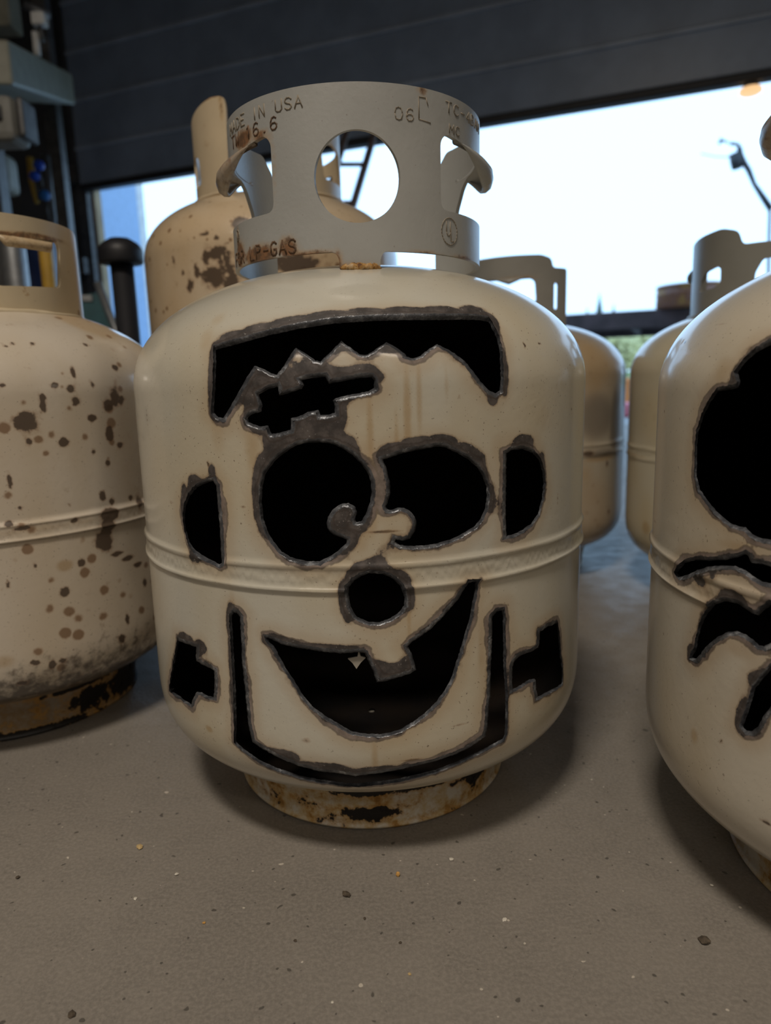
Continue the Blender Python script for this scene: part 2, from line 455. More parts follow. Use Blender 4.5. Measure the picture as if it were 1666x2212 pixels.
def collar_paint(name, base, rust=.0, tint=(.30, .15, .05)):
    g = G(name)
    c = g.mix(g.step(g.noise(11, 4), .35, .7), base, tuple(x * .86 for x in base))
    rm = g.step(g.math('ADD', g.attr('rust'), g.math('MULTIPLY', g.math('SUBTRACT', g.noise(180, 5, .65), .5), .9)), .30, .62)
    rmh = g.step(g.math('ADD', g.attr('rust'), g.math('MULTIPLY', g.math('SUBTRACT', g.noise(120, 5, .65), .5), .6)), .05, .6)
    c = g.mix(g.math('MULTIPLY', rmh, .6), c, (.40, .23, .075))
    c = g.mix(g.math('MULTIPLY', rm, .8), c, g.mix(g.step(g.noise(260, 3), .4, .6), (.20, .085, .035), (.075, .035, .02)))
    if rust:
        q = g.step(g.noise(30, 5, .7), .66 - rust * .2, .74 - rust * .2)
        c = g.mix(g.math('MULTIPLY', q, .7), c, tint)
    fl = g.step(g.noise(600, 2), .72, .76)
    c = g.mix(g.math('MULTIPLY', fl, .5), c, (.14, .10, .07))
    g.bump(g.noise(300, 3), .18, .0008)
    return g.out(c, .34, 0, .5)

M_PAINT = tank_paint('cream_paint_scorched', (.565, .545, .47), (.55, .49, .37), rough=.36)
M_PAINT_R = tank_paint('pale_cream_paint_scorched', (.60, .555, .465), (.57, .50, .385), rough=.36)
M_PAINT_L = tank_paint('rust_spotted_paint', (.61, .545, .455), (.57, .49, .385), spots=.75, grime_shade=.9, sn=1.3)
M_PAINT_C = tank_paint('tan_rusted_paint', (.60, .49, .35), (.56, .42, .26), spots=.8, spotscale=70, sn=1.5)
M_PAINT_A = tank_paint('dull_beige_paint', (.44, .39, .31), (.42, .33, .23), spots=.15)
M_PAINT_B = tank_paint('pale_yellow_paint', (.56, .52, .40), (.54, .46, .30), spots=.08)
M_RIM = rim_steel(); M_IN = inside_steel()
M_COLLAR = collar_paint('grey_collar_paint', (.40, .405, .39))
M_COLLAR_L = collar_paint('cream_collar_paint', (.62, .52, .36), rust=.25)
M_COLLAR_C = collar_paint('tan_collar_paint', (.62, .51, .35), rust=.12)
M_COLLAR_A = collar_paint('grey_beige_collar_paint', (.29, .28, .25))
M_COLLAR_B = collar_paint('olive_grey_collar_paint', (.27, .265, .235))
M_FOOT = rusty('rusted_foot_paint', (.62, .58, .49), .42)
M_FOOT_L = rusty('grimy_foot_paint', (.30, .25, .19), .40)
M_FOOT_P = rusty('plain_foot_paint', (.55, .50, .40), .25)
M_STAMP = simple('stamped_letter_shadow', (.25, .215, .165), .7, var=.3, scale=200)
M_STAMP_R = simple('rusted_letter', (.11, .06, .03), .8, var=.4, scale=200)
M_WELD = rusty('rusty_weld_bead', (.50, .40, .28), .6, 160)

# ------------------------------------------------------------------ the shop: door-aligned frame
DIR = np.array([0.9275, -0.3738, 0.0]); NRM = np.array([0.3738, 0.9275, 0.0])
P0 = np.array([-0.336, 4.18, 0.0])
def W(u, v, z=0.0): return P0 + DIR * u + NRM * v + np.array([0, 0, z])
MW = Matrix(((DIR[0], NRM[0], 0, P0[0]), (DIR[1], NRM[1], 0, P0[1]), (0, 0, 1, 0), (0, 0, 0, 1)))
def on_door(u, v):
    d = rays([(u, v)])[0]; t = ((P0 - EYE) @ NRM) / (d @ NRM); P = EYE + d * t
    return (P - P0) @ DIR, P[2]
UJ = on_door(212, 500)[0]                 # left jamb
ZB = on_door(674, 327)[1]                 # underside of the half open door
UR, VB, ZC = UJ + 5.0, -8.5, 3.0
UL = UJ - 1.3

def concrete(name, base, scale=1.0, sheen=.42):
    g = G(name)
    n0 = g.noise(3.2, 4, .6); n1 = g.noise(38, 4, .62); n2 = g.noise(480, 2, .65); n3 = g.noise(190, 1, .5)
    c = g.mix(g.step(n0, .3, .7), tuple(x * .86 for x in base), tuple(x * 1.12 for x in base))
    c = g.mix(g.math('MULTIPLY', g.step(n1, .35, .75), .38), c, tuple(x * .66 for x in base))
    c = g.mix(g.math('MULTIPLY', g.step(n2, .35, .70), .50), c, tuple(x * 1.42 for x in base))
    c = g.mix(g.math('MULTIPLY', g.step(n3, .715, .75), .8), c, tuple(x * .30 for x in base))
    c = g.mix(g.math('MULTIPLY', g.step(n3, .235, .21), .7), c, (.62, .56, .47))
    g.bump(g.noise(300, 2), .35, .0012)
    return g.out(c, g.step(n1, .3, .7, sheen, sheen + .14), 0, .45)
M_FLOOR = concrete('concrete_floor', (.215, .194, .168))
M_DRIVE = concrete('concrete_drive', (.34, .34, .34), sheen=.6)
M_WALL = simple('painted_wall', (.32, .29, .26), .8, var=.06, scale=3)
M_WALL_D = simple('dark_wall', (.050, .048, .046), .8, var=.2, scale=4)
M_CEIL = simple('ceiling_board', (.28, .26, .24), .85, var=.05, scale=3)
M_DOOR = simple('charcoal_door_panel', (.225, .285, .385), .36, var=.10, scale=5)
M_DOORLIP = simple('pale_door_edge', (.34, .40, .50), .4, var=.15, scale=5)  # lip colour, paler than the door panels
M_SEAL = simple('black_rubber', (.018, .018, .020), .55)
M_STEEL = simple('galvanised_steel', (.30, .31, .32), .45, .7, var=.15, scale=30)
M_STEEL_D = simple('dull_dark_steel', (.10, .10, .10), .5, .5, var=.25, scale=30)
M_WOOD = simple('bare_jamb_wood', (.40, .30, .18), .75, var=.15, scale=12)
M_BLACK = simple('black_plastic', (.014, .014, .017), .5)
M_TEAL = simple('teal_enamel', (.03, .11, .13), .45, var=.15)
M_WHITE = simple('white_enamel', (.65, .66, .66), .5)
M_SHELF = simple('cream_shelf_steel', (.26, .26, .21), .5, var=.12)
M_BLUE = simple('blue_plastic', (.01, .07, .55), .4)
M_BLUE_D = simple('dark_blue_plastic', (.015, .035, .12), .5)
M_YELLOW = simple('yellow_handle', (.50, .30, .04), .5)
M_RUST = rusty('brown_rust', (.20, .105, .065), .5, 25)
M_GRASS = simple('field_grass', (.16, .20, .05), .9, var=.35, scale=3)
M_BUSH = simple('yellow_green_leaves', (.60, .57, .27), .8, var=.25, scale=6)
M_SPRUCE = simple('spruce_needles', (.06, .09, .06), .9, var=.3)
M_BARK = simple('bark', (.10, .07, .05), .9)
M_SIDING = simple('pale_blue_siding', (.30, .45, .68), .55, var=.05)
M_RED = simple('red_paint', (.60, .10, .09), .5)
M_ORANGE = simple('orange_plastic', (.75, .25, .05), .5)

def wbox(name, lo, hi, mat, parent=None, bev=0.0):
    return box_obj(name, lo, hi, mat, parent, bev, MW)
struct(wbox('floor', (UL, VB, -.12), (UR + .9, 0.25, 0), M_FLOOR), 'worn grey-brown concrete shop floor')
struct(wbox('ceiling', (UL, VB, ZC), (UR + .9, .12, ZC + .1), M_CEIL), 'plain board ceiling of the shop')
struct(wbox('wall_back', (UL, VB - .1, 0), (UR + .9, VB, ZC), M_WALL))
struct(wbox('wall_left', (UL - .1, VB, 0), (UL, .12, ZC), M_WALL_D))
struct(wbox('wall_right', (UR + .9, VB, 0), (UR + 1.0, .12, ZC), M_WALL))
wf = wbox('wall_front', (UL, 0.0, 0), (UJ - .10, .12, ZC), M_WALL_D); struct(wf, 'dark wall left of the roll-up door')
struct(wbox('wall_front.001', (UR, 0.0, 0), (UR + .9, .12, ZC), M_WALL_D))
struct(wbox('wall_front.002', (UJ - .10, 0.0, 2.55), (UR, .12, ZC), M_WALL_D))
struct(wbox('trim_1', (UJ - .10, .0, 0), (UJ, .055, 2.55), M_WOOD), 'bare wooden jamb at the left of the door opening')
# half open sectional door
door = bpy.data.objects.new('door_1', None); COL.objects.link(door); struct(door, 'half raised charcoal sectional roll-up door')
PH = (on_door(674, 234)[1] - ZB, on_door(674, 116)[1] - on_door(674, 234)[1])
z = ZB; k = 0
while z < 2.75:
    h = PH[0] if k == 0 else PH[1]
    bm = bmesh.new()
    box(bm, (UJ - .04, -.075, z + .004), (UR + .05, -.03, z + h - .004), .006, MW)
    bm_obj('panel', bm, M_DOOR, door)
    box_obj('panel_lip', (UJ - .04, -.088, z + h - .016), (UR + .05, -.070, z + h + .004), M_DOORLIP, door, .004, MW)
    z += h; k += 1
wbox('bottom_seal', (UJ - .04, -.085, ZB - .035), (UR + .05, -.02, ZB + .004), M_SEAL, door, .008)
# door track
tr = thing('door_track', 'galvanised vertical track beside the left door jamb', 'door track', tuple(W(UJ - .25, -.10)))
Mi = Matrix.Translation(-Vector(W(UJ - .25, -.10)))
box_obj('rail', (UJ - .150, -.13, 0), (UJ - .118, -.10, 2.6), M_STEEL, tr, .003, Mi @ MW)
box_obj('angle', (UJ - .095, -.05, 0), (UJ - .02, -.004, 2.6), M_STEEL_D, tr, .003, Mi @ MW)
for zz in (.5, 1.0, 1.55, 2.1):
    box_obj('bracket', (UJ - .155, -.10, zz), (UJ - .05, -.0, zz + .10), M_STEEL_D, tr, .004, Mi @ MW)
# outside ground
struct(wbox('driveway', (UL - 9, .25, -.13), (UR + 9, 9.0, -.012), M_DRIVE), 'pale concrete apron outside the door')
struct(wbox('field', (-60, 9.0, -.3), (80, 120, -.03), M_GRASS), 'yellow-green field behind the apron')

# ------------------------------------------------------------------ ceiling lamps
M_LAMPBOX = simple('lamp_housing', (.6, .6, .58), .5)
gl = G('lamp_glow'); gl.set(gl.b.inputs['Emission Color'], (*WARM, 1)); gl.set(gl.b.inputs['Emission Strength'], 2.0); M_GLOW = gl.m
for i, (x, y, zz, ln, wd, pw) in enumerate(CEILING_LAMPS):
    t = thing('ceiling_light', ['short warm shop light hanging just behind the camera', 'long warm shop light at the rear right', 'long warm shop light at the rear left'][i], 'ceiling light', (x, y, zz), math.radians(-21.9), 'warm shop lights under the ceiling')
    box_obj('housing', (-ln / 2, -wd / 2, 0), (ln / 2, wd / 2, .05), M_LAMPBOX, t, .008)
    box_obj('hanger', (-.01, -.01, .05), (.01, .01, ZC - zz), M_STEEL, t)
    box_obj('diffuser', (-ln / 2 + .02, -wd / 2 + .02, -.012), (ln / 2 - .02, wd / 2 - .02, 0), M_GLOW, t, .004)
    L = bpy.data.lights.new('shop_light', 'AREA'); L.shape = 'RECTANGLE'; L.size = ln; L.size_y = wd; L.energy = pw; L.color = WARM
    lo = bpy.data.objects.new('lamp_light', L); COL.objects.link(lo); lo.location = (0, 0, -.02); lo.parent = t

# ------------------------------------------------------------------ collar, foot ring, lettering
def collar_map(r):
    def f(ab, depth):
        th = ab[:, 0] / r; q = r - depth
        return (np.stack([q * np.sin(th), -q * np.cos(th), ab[:, 1]], 1),
                np.stack([np.sin(th), -np.cos(th), np.zeros(len(th))], 1))
    return f
def rounded(pts, rad, n=5):
    """round the corners of a polygon"""
    P = np.array(pts, float); out = []
    rr = rad if hasattr(rad, '__len__') else [rad] * len(P)
    for i in range(len(P)):
        a, b, c = P[i - 1], P[i], P[(i + 1) % len(P)]
        la, lc = np.hypot(*(a - b)), np.hypot(*(c - b))
        d = min(rr[i], la * .48, lc * .48)
        if d <= 1e-6: out.append(b); continue
        p, q = b + (a - b) / la * d, b + (c - b) / lc * d
        for t in np.linspace(0, 1, n): out.append((1 - t) ** 2 * p + 2 * t * (1 - t) * b + t * t * q)
    return np.array(out)
def dz(r, pts): return [(math.radians(a) * r, z_) for a, z_ in pts]
def build_collar(parent, r, outline, holes, mat, rust=(), thick=.0028, spacing=.0028, orad=.004, hrad=.008):
    """outline/holes in (degrees, z)"""
    o = resample(rounded(dz(r, outline), orad), .003)
    hs = [resample(h if isinstance(h, np.ndarray) else rounded(dz(r, h), hrad), .003) for h in holes]
    V, F, MI, N, AB, no = sheet(o, hs, spacing, collar_map(r), thick, spacing * 1.5, True)
    a = np.zeros(len(AB))
    for (dg, zz, rx, rz_, st) in rust:
        q = ((AB[:, 0] - math.radians(dg) * r) / rx) ** 2 + ((AB[:, 1] - zz) / rz_) ** 2
        a = np.maximum(a, st * np.exp(-np.minimum(q, 40) ** 1.2 * .8))
    return mesh_obj('collar', V, F, [mat, mat, mat], parent, True, MI, N, {'rust': a})
def build_lip(parent, r, d0, d1, ztop, mat, R=.0095, name='handle_lip', taper=30.0, thick=.0026, rustv=0.0):
    """outward curled edge along the top of a hand hole"""
    path = [(0, 0.0015), (.0008, -.0015), (.0035, -.0032), (.0068, -.0045), (.0092, -.0075), (.0098, -.0115), (.0085, -.0155), (.0055, -.0178), (.0025, -.0180)]
    path = [(a * R / .0095, b * R / .0095) for a, b in path]
    n = 34; V, F = [], []
    m = len(path)
    for i in range(n + 1):
        dg = d0 + (d1 - d0) * i / n
        k = min(1.0, (dg - d0) / taper, (d1 - dg) / taper); k = max(min(k, 1.0), .015); k = k * k * (3 - 2 * k)
        th = math.radians(dg)
        P = [np.array((a * k, b * k)) for a, b in path]
        Q = []
        for j in range(m):
            t = P[min(j + 1, m - 1)] - P[max(j - 1, 0)]; L = max(np.hypot(*t), 1e-9)
            Q.append(P[j] + np.array((t[1], -t[0])) / L * thick)
        for a, b in P + Q[::-1]:
            rr = r + a - .0006; V.append((rr * math.sin(th), -rr * math.cos(th), ztop + b))
    M2 = 2 * m
    for i in range(n):
        for j in range(M2):
            j2 = (j + 1) % M2
            F.append((i * M2 + j, (i + 1) * M2 + j, (i + 1) * M2 + j2, i * M2 + j2))
    F.append(tuple(range(M2))); F.append(tuple(n * M2 + j for j in range(M2))[::-1])
    return mesh_obj(name, V, F, mat, parent, True, attrs={'rust': np.full(len(V), rustv)})
def build_foot(parent, mat, stains=(), r0=.0995, ztop=.0385, gap=None):
    pr = [(r0 - .004, .0006), (r0 + .0012, 0), (r0 + .0022, .0016), (r0 + .0008, .0035), (r0 + .0010, .012), (r0 + .0030, .024), (r0 + .0060, .033), (r0 + .0085, ztop),
          (r0 + .0060, ztop + .0005), (r0 + .0030, .032), (r0 + .0002, .022), (r0 - .0020, .012), (r0 - .0022, .0035), (r0 - .004, .0006)]
    P = []
    for a, b in zip(pr, pr[1:]):
        for k in range(4): P.append((a[0] + (b[0] - a[0]) * k / 4, a[1] + (b[1] - a[1]) * k / 4))
    P.append(pr[-1])
    V, F = lathe(P, 220)
    Va = np.array(V); th = np.degrees(np.arctan2(Va[:, 0], -Va[:, 1])); a = np.zeros(len(Va))
    for dg, zz, rd, rz_, st in stains:
        q = ((th - dg) / rd) ** 2 + ((Va[:, 2] - zz) / rz_) ** 2
        a = np.maximum(a, st * np.exp(-np.minimum(q, 40)))
    return mesh_obj('foot_ring', V, F, mat, parent, True, attrs={'soot_dark': a})
# single stroke letters in a 0.6 x 1 box
GL = {'M': [[(0, 0), (0, 1), (.3, .35), (.6, 1), (.6, 0)]], 'A': [[(0, 0), (.3, 1), (.6, 0)], [(.12, .38), (.48, .38)]], 'D': [[(0, 0), (0, 1), (.35, .95), (.58, .7), (.58, .3), (.35, .05), (0, 0)]],
      'E': [[(.55, 0), (0, 0), (0, 1), (.55, 1)], [(0, .52), (.42, .52)]], 'I': [[(.3, 0), (.3, 1)]], 'N': [[(0, 0), (0, 1), (.55, 0), (.55, 1)]], 'U': [[(0, 1), (0, .2), (.15, .02), (.42, .02), (.56, .2), (.56, 1)]],
      'S': [[(.55, .82), (.42, .98), (.16, .98), (.03, .82), (.03, .66), (.16, .54), (.42, .46), (.55, .34), (.55, .18), (.42, .02), (.16, .02), (.02, .18)]], 'T': [[(.3, 0), (.3, 1)], [(0, 1), (.6, 1)]],
      'W': [[(0, 1), (.14, 0), (.3, .65), (.46, 0), (.6, 1)]], '1': [[(.12, .8), (.32, 1), (.32, 0)]], '6': [[(.5, .88), (.36, .99), (.16, .92), (.04, .6), (.04, .25), (.16, .03), (.4, .03), (.54, .2), (.54, .38), (.4, .54), (.16, .52), (.05, .36)]],
      '.': [[(.25, .02), (.35, .08)]], '0': [[(.3, 1), (.1, .9), (.02, .5), (.1, .1), (.3, 0), (.5, .1), (.58, .5), (.5, .9), (.3, 1)]], 'C': [[(.55, .85), (.4, .99), (.2, .97), (.04, .75), (.04, .25), (.2, .03), (.4, .01), (.55, .15)]],
      '-': [[(.08, .48), (.52, .48)]], '4': [[(.45, 0), (.45, 1), (.02, .32), (.6, .32)]], 'B': [[(0, 0), (0, 1), (.4, .97), (.5, .78), (.4, .56), (0, .52)], [(.4, .56), (.56, .3), (.42, .04), (0, 0)]],
      'F': [[(0, 0), (0, 1), (.55, 1)], [(0, .52), (.42, .52)]], 'O': [[(.3, 1), (.1, .9), (.02, .5), (.1, .1), (.3, 0), (.5, .1), (.58, .5), (.5, .9), (.3, 1)]], 'R': [[(0, 0), (0, 1), (.42, .97), (.54, .76), (.42, .54), (0, .5)], [(.25, .5), (.56, 0)]],
      'L': [[(0, 1), (0, 0), (.5, 0)]], 'P': [[(0, 0), (0, 1), (.42, .97), (.54, .76), (.42, .54), (0, .5)]], 'G': [[(.55, .85), (.4, .99), (.2, .97), (.04, .75), (.04, .25), (.2, .03), (.4, .01), (.55, .15), (.55, .45), (.32, .45)]]}
def strokes_obj(name, polylines, r, mat, parent, wd=.0007, hgt=.00035):
    """stamped strokes on the collar; polylines in (arc metres, z)"""
    V, F = [], []
    for pl in polylines:
        for (a, b) in zip(pl, pl[1:]):
            a, b = np.array(a), np.array(b); t = b - a; L = np.hypot(*t)
            if L < 1e-7: continue
            t /= L; n_ = np.array((-t[1], t[0])) * wd / 2; a2, b2 = a - t * wd * .35, b + t * wd * .35
            nb = len(V)
            for rr in (r + hgt, r - .0004):
                for p in (a2 - n_, b2 - n_, b2 + n_, a2 + n_):
                    th = p[0] / r; V.append((rr * math.sin(th), -rr * math.cos(th), p[1]))
            F += [(nb, nb + 1, nb + 2, nb + 3)] + [(nb + i, nb + 4 + i, nb + 4 + (i + 1) % 4, nb + (i + 1) % 4) for i in range(4)]
    return mesh_obj(name, V, F, mat, parent, False)
def text_lines(txt, d0, d1, z0, z1, r):
    n = len(txt); a0, a1 = math.radians(d0) * r, math.radians(d1) * r; p = (a1 - a0) / n; h = z1 - z0; out = []
    for i, ch in enumerate(txt):
        for pl in GL.get(ch, []): out.append([(a0 + p * i + (x / .6) * p * .72, z0 + y * h) for x, y in pl])
    return out
def weld_bead(parent, r, d0, d1, zc, mat, name='weld_bead'):
    random.seed(int(d0 * 10) + 5); V, F = [], []; n, m = 26, 8
    for i in range(n + 1):
        th = math.radians(d0 + (d1 - d0) * i / n); k = abs(math.sin(math.pi * i / n)) ** .4 + .05
        for j in range(m):
            q = (.0026 + random.uniform(-.0009, .0009)) * k; a = 2 * math.pi * j / m
            rr = r + .0012 + q * math.cos(a) * 1.2; V.append((rr * math.sin(th), -rr * math.cos(th), zc + q * math.sin(a)))
    for i in range(n):
        for j in range(m): F.append((i * m + j, (i + 1) * m + j, (i + 1) * m + (j + 1) % m, i * m + (j + 1) % m))
    F.append(tuple(range(m))); F.append(tuple(n * m + j for j in range(m))[::-1])
    return mesh_obj(name, V, F, mat, parent, True)
def root_of(name, label, loc, rotz=0.0, lean=(0, 0)):
    t = thing(name, label, 'gas cylinder', loc, rotz, 'steel gas cylinders on the shop floor')
    t.rotation_euler = (lean[0], lean[1], rotz)
    M = Matrix.Translation(Vector(loc)) @ t.rotation_euler.to_matrix().to_4x4()
    return t, M.inverted()

# ------------------------------------------------------------------ the carved cylinder in the middle
def cr(ox, oy, k, pts): return [(ox + x / k, oy + y / k) for x, y in pts]
C2 = lambda p: cr(400, 620, 2.2213, p)
C3 = lambda p: cr(330, 900, 3.332, p)
C4 = lambda p: cr(760, 900, 3.332, p)
C5 = lambda p: cr(330, 1200, 3.332, p)
C6 = lambda p: cr(760, 1200, 3.332, p)
H_HAIR = C2([(150, 290), (250, 262), (400, 218), (560, 182), (700, 160), (830, 150), (1000, 142), (1150, 142), (1290, 140), (1400, 142), (1452, 150), (1470, 185), (1490, 225), (1508, 290), (1512, 360), (1515, 430), (1510, 495), (1490, 510), (1465, 500), (1420, 455), (1380, 400), (1340, 350), (1290, 310), (1240, 282), (1205, 265), (1165, 290), (1130, 320), (1090, 335), (1062, 325), (1055, 312), (1010, 280), (965, 255), (920, 285), (890, 308), (865, 318), (840, 315), (800, 285), (750, 248), (715, 285), (680, 320), (650, 350), (625, 345), (580, 310), (535, 282), (510, 310), (490, 345), (465, 385), (440, 418), (415, 410), (375, 385), (335, 372), (300, 425), (270, 480), (240, 535), (205, 595), (185, 628), (160, 625), (138, 600), (145, 500), (148, 400)])
H_SCAR = C2([(355, 515), (400, 490), (445, 478), (452, 522), (500, 510), (560, 488), (572, 470), (560, 445), (600, 435), (672, 430), (690, 462), (760, 450), (850, 432), (893, 430), (908, 450), (905, 485), (880, 500), (800, 515), (720, 535), (708, 545), (718, 570), (718, 602), (690, 612), (650, 615), (640, 590), (590, 600), (545, 622), (508, 630), (510, 660), (505, 685), (460, 698), (415, 705), (405, 680), (400, 665), (355, 668), (310, 650), (300, 630), (320, 610), (365, 598), (372, 565), (360, 535)])
H_EYE_L = C3([(1200, 185), (1290, 195), (1370, 230), (1440, 280), (1500, 340), (1545, 400), (1570, 470), (1575, 540), (1565, 610), (1540, 690), (1500, 755), (1465, 758), (1455, 740), (1470, 690), (1460, 650), (1410, 622), (1350, 630), (1300, 665), (1262, 720), (1250, 770), (1262, 815), (1300, 850), (1350, 868), (1395, 885), (1390, 915), (1330, 970), (1270, 1010), (1200, 1040), (1130, 1042), (1060, 1030), (990, 1010), (930, 970), (870, 900), (830, 830), (800, 740), (785, 620), (790, 500), (815, 410), (870, 330), (940, 265), (1030, 210), (1120, 187)])
H_EAR_L = C3([(440, 462), (462, 500), (472, 620), (480, 720), (490, 850), (495, 960), (500, 1050), (480, 1062), (430, 1035), (350, 992), (300, 955), (265, 900), (240, 820), (230, 720), (240, 640), (270, 570), (320, 510), (390, 475)])
H_EYE_R = C4([(225, 310), (300, 285), (400, 255), (520, 232), (620, 215), (680, 225), (760, 262), (840, 310), (900, 360), (940, 430), (968, 500), (972, 580), (960, 660), (930, 730), (880, 790), (800, 840), (720, 880), (620, 910), (520, 928), (420, 930), (350, 920), (312, 900), (318, 884), (370, 895), (420, 880), (440, 850), (460, 810), (468, 770), (455, 720), (425, 680), (375, 655), (330, 655), (290, 670), (262, 668), (245, 645), (262, 610), (278, 560), (280, 500), (268, 440), (250, 370)])
H_EAR_R = C4([(1112, 265), (1150, 240), (1230, 235), (1300, 260), (1345, 310), (1370, 390), (1380, 480), (1370, 590), (1340, 700), (1290, 770), (1220, 820), (1150, 850), (1110, 858), (1105, 700), (1108, 500), (1110, 380)])
H_NOSE = [(753, 1284), (754, 1268), (766, 1254), (781, 1244), (798, 1238), (829, 1240.5), (850, 1251), (865, 1266), (874, 1290), (873, 1308), (862, 1323), (844, 1335), (820, 1344), (796, 1343), (771, 1332), (759, 1314)]
H_BOLT_L = C5([(190, 612), (255, 640), (322, 660), (318, 710), (322, 760), (370, 790), (448, 825), (450, 900), (445, 1020), (400, 1010), (355, 985), (320, 980), (305, 1010), (280, 1072), (230, 1040), (190, 1010), (125, 965), (140, 860), (165, 740)])
H_BOLT_R = C6([(1350, 550), (1400, 515), (1475, 490), (1485, 560), (1495, 680), (1510, 800), (1515, 920), (1470, 950), (1400, 985), (1335, 1018), (1322, 960), (1318, 890), (1280, 890), (1220, 930), (1155, 965), (1150, 900), (1155, 800), (1165, 760), (1210, 720), (1290, 690), (1335, 665), (1345, 610)])
H_MOUTH = C5([(825, 590), (860, 605), (930, 640), (1050, 665), (1200, 690), (1350, 705), (1480, 695), (1530, 705), (1550, 760), (1580, 820), (1605, 890)]) + C6([(180, 912), (240, 905), (330, 880), (420, 850), (465, 825), (450, 760), (430, 700), (405, 650), (430, 625), (500, 580), (580, 520), (650, 450), (710, 380), (770, 310), (810, 240), (840, 195), (890, 190), (885, 260), (865, 350), (850, 440), (820, 550), (790, 650), (750, 770), (720, 870), (670, 970), (610, 1050), (530, 1130), (450, 1190), (370, 1240), (280, 1275), (200, 1285), (100, 1283), (0, 1265)]) + C5([(1350, 1215), (1250, 1160), (1150, 1085), (1080, 1000), (1020, 900), (960, 810), (910, 720), (880, 660), (840, 620)])
H_CHIN = C5([(570, 430), (585, 410), (610, 415), (630, 440), (640, 600), (645, 750), (660, 900), (675, 1050), (690, 1200), (705, 1280), (720, 1340), (800, 1395), (900, 1450), (1050, 1515), (1200, 1553), (1400, 1578)]) + C6([(30, 1588), (200, 1568), (400, 1530), (600, 1480), (750, 1430), (850, 1380), (960, 1300), (975, 1220), (985, 1100), (995, 1000), (1000, 800), (1008, 600), (1010, 440), (1040, 405), (1080, 395), (1088, 440), (1090, 600), (1092, 800), (1105, 1000), (1105, 1200), (1100, 1290), (1085, 1325), (1000, 1372), (900, 1425), (750, 1495), (600, 1555), (400, 1605), (200, 1640), (30, 1655)]) + C5([(1400, 1650), (1200, 1625), (1050, 1592), (900, 1540), (780, 1485), (700, 1430), (640, 1380), (600, 1345), (605, 1200), (600, 1000), (590, 800), (578, 600)])
MAIN_HOLES = [H_HAIR, H_SCAR, H_EYE_L, H_EAR_L, H_EYE_R, H_EAR_R, H_NOSE, H_BOLT_L, H_BOLT_R, H_MOUTH, H_CHIN]
MAIN_STAINS = {
 'rust': [(880, 900, 9, 110, .75), (857, 960, 6, 80, .6), (800, 940, 8, 90, .7), (906, 860, 7, 90, .6), (965, 830, 6, 50, .45), (800, 1060, 16, 130, .6), (884, 1345, 6, 60, .6), (470, 935, 24, 70, .4), (445, 730, 22, 40, .45), (545, 975, 22, 50, .6), (505, 1350, 12, 110, .5), (810, 1640, 9, 55, .6), (452, 1575, 14, 9, .9), (1175, 905, 45, 40, .3), (805, 1010, 10, 60, .5), (470, 690, 25, 25, .4), (790, 770, 60, 40, .3), (590, 735, 90, 10, .3), (1040, 1390, 12, 90, .45), (780, 1160, 30, 40, .5)],
 'soot_dark': [(800, 1226, 36, 16, 1), (818, 1208, 18, 18, 1), (770, 1252, 14, 26, 1), (868, 1250, 16, 14, .9), (748, 1300, 8, 40, .8), (556, 1060, 9, 60, .9), (566, 1010, 14, 40, 1), (585, 978, 20, 26, 1), (615, 952, 28, 20, 1), (660, 930, 42, 22, 1), (712, 932, 34, 16, 1), (752, 955, 18, 14, .9), (850, 968, 22, 8, .9), (900, 955, 30, 8, .9), (1005, 972, 22, 10, .9), (500, 722, 30, 8, .85), (560, 704, 34, 8, .85), (630, 690, 40, 8, .85), (710, 678, 44, 8, .85), (790, 671, 44, 8, .8), (870, 669, 44, 8, .8), (950, 667, 44, 9, .85), (1020, 664, 36, 12, .9), (1062, 690, 14, 16, .8), (458, 800, 7, 60, .8), (1092, 810, 6, 40, .6), (620, 815, 40, 8, .8), (700, 800, 40, 7, .8), (770, 798, 30, 6, .8), (540, 870, 10, 30, .8), (395, 1060, 10, 40, .7), (415, 1035, 16, 16, .8), (1172, 1020, 8, 40, .6), (500, 1340, 8, 40, .7), (505, 1450, 8, 90, .6), (600, 1385, 30, 5, .7), (690, 1402, 50, 5, .7), (400, 1375, 20, 6, .8), (440, 1400, 20, 10, .8), (700, 1655, 60, 6, .7), (810, 1665, 50, 6, .7), (620, 1628, 30, 8, .8), (456, 1008, 7, 9, .9), (955, 953, 30, 10, .8), (1035, 990, 16, 40, .75), (1135, 950, 24, 11, 1), (555, 835, 16, 20, .8), (575, 800, 10, 14, .7), (652, 795, 16, 7, .7), (745, 1128, 30, 36, 1.2), (850, 1440, 48, 10, 1), (1064, 866, 7, 6, .9), (735, 895, 10, 20, .9), (560, 905, 16, 20, .8), (780, 812, 40, 6, .7), (735, 745, 10, 10, .5), (838, 755, 9, 8, .5), (1050, 720, 20, 20, .5), (745, 1300, 8, 40, .8), (888, 1290, 8, 20, .7), (420, 1215, 16, 12, .6), (1067, 1085, 8, 26, .6)],
 'spot': [(1133, 745, 3.5, 9, .8), (660, 1600, 12, 7, .45), (885, 1642, 28, 3, .6), (990, 1565, 24, 2.2, .6), (830, 1148, 40, 3, .62), (992, 858, 4, 4, .7), (1165, 742, 7, 2.5, .6), (1065, 865, 5, 5, .7), (370, 1085, 10, 4, .55), (525, 1095, 8, 4, .5), (1205, 1080, 3, 16, .5), (318, 905, 1.8, 30, .55), (1235, 884, 3, 6, .6), (945, 1236, 4, 3, .6), (1062, 1348, 4, 5, .6), (450, 1003, 4, 8, .7), (1234, 1374, 4, 4, .4)]}
PR = Prof()
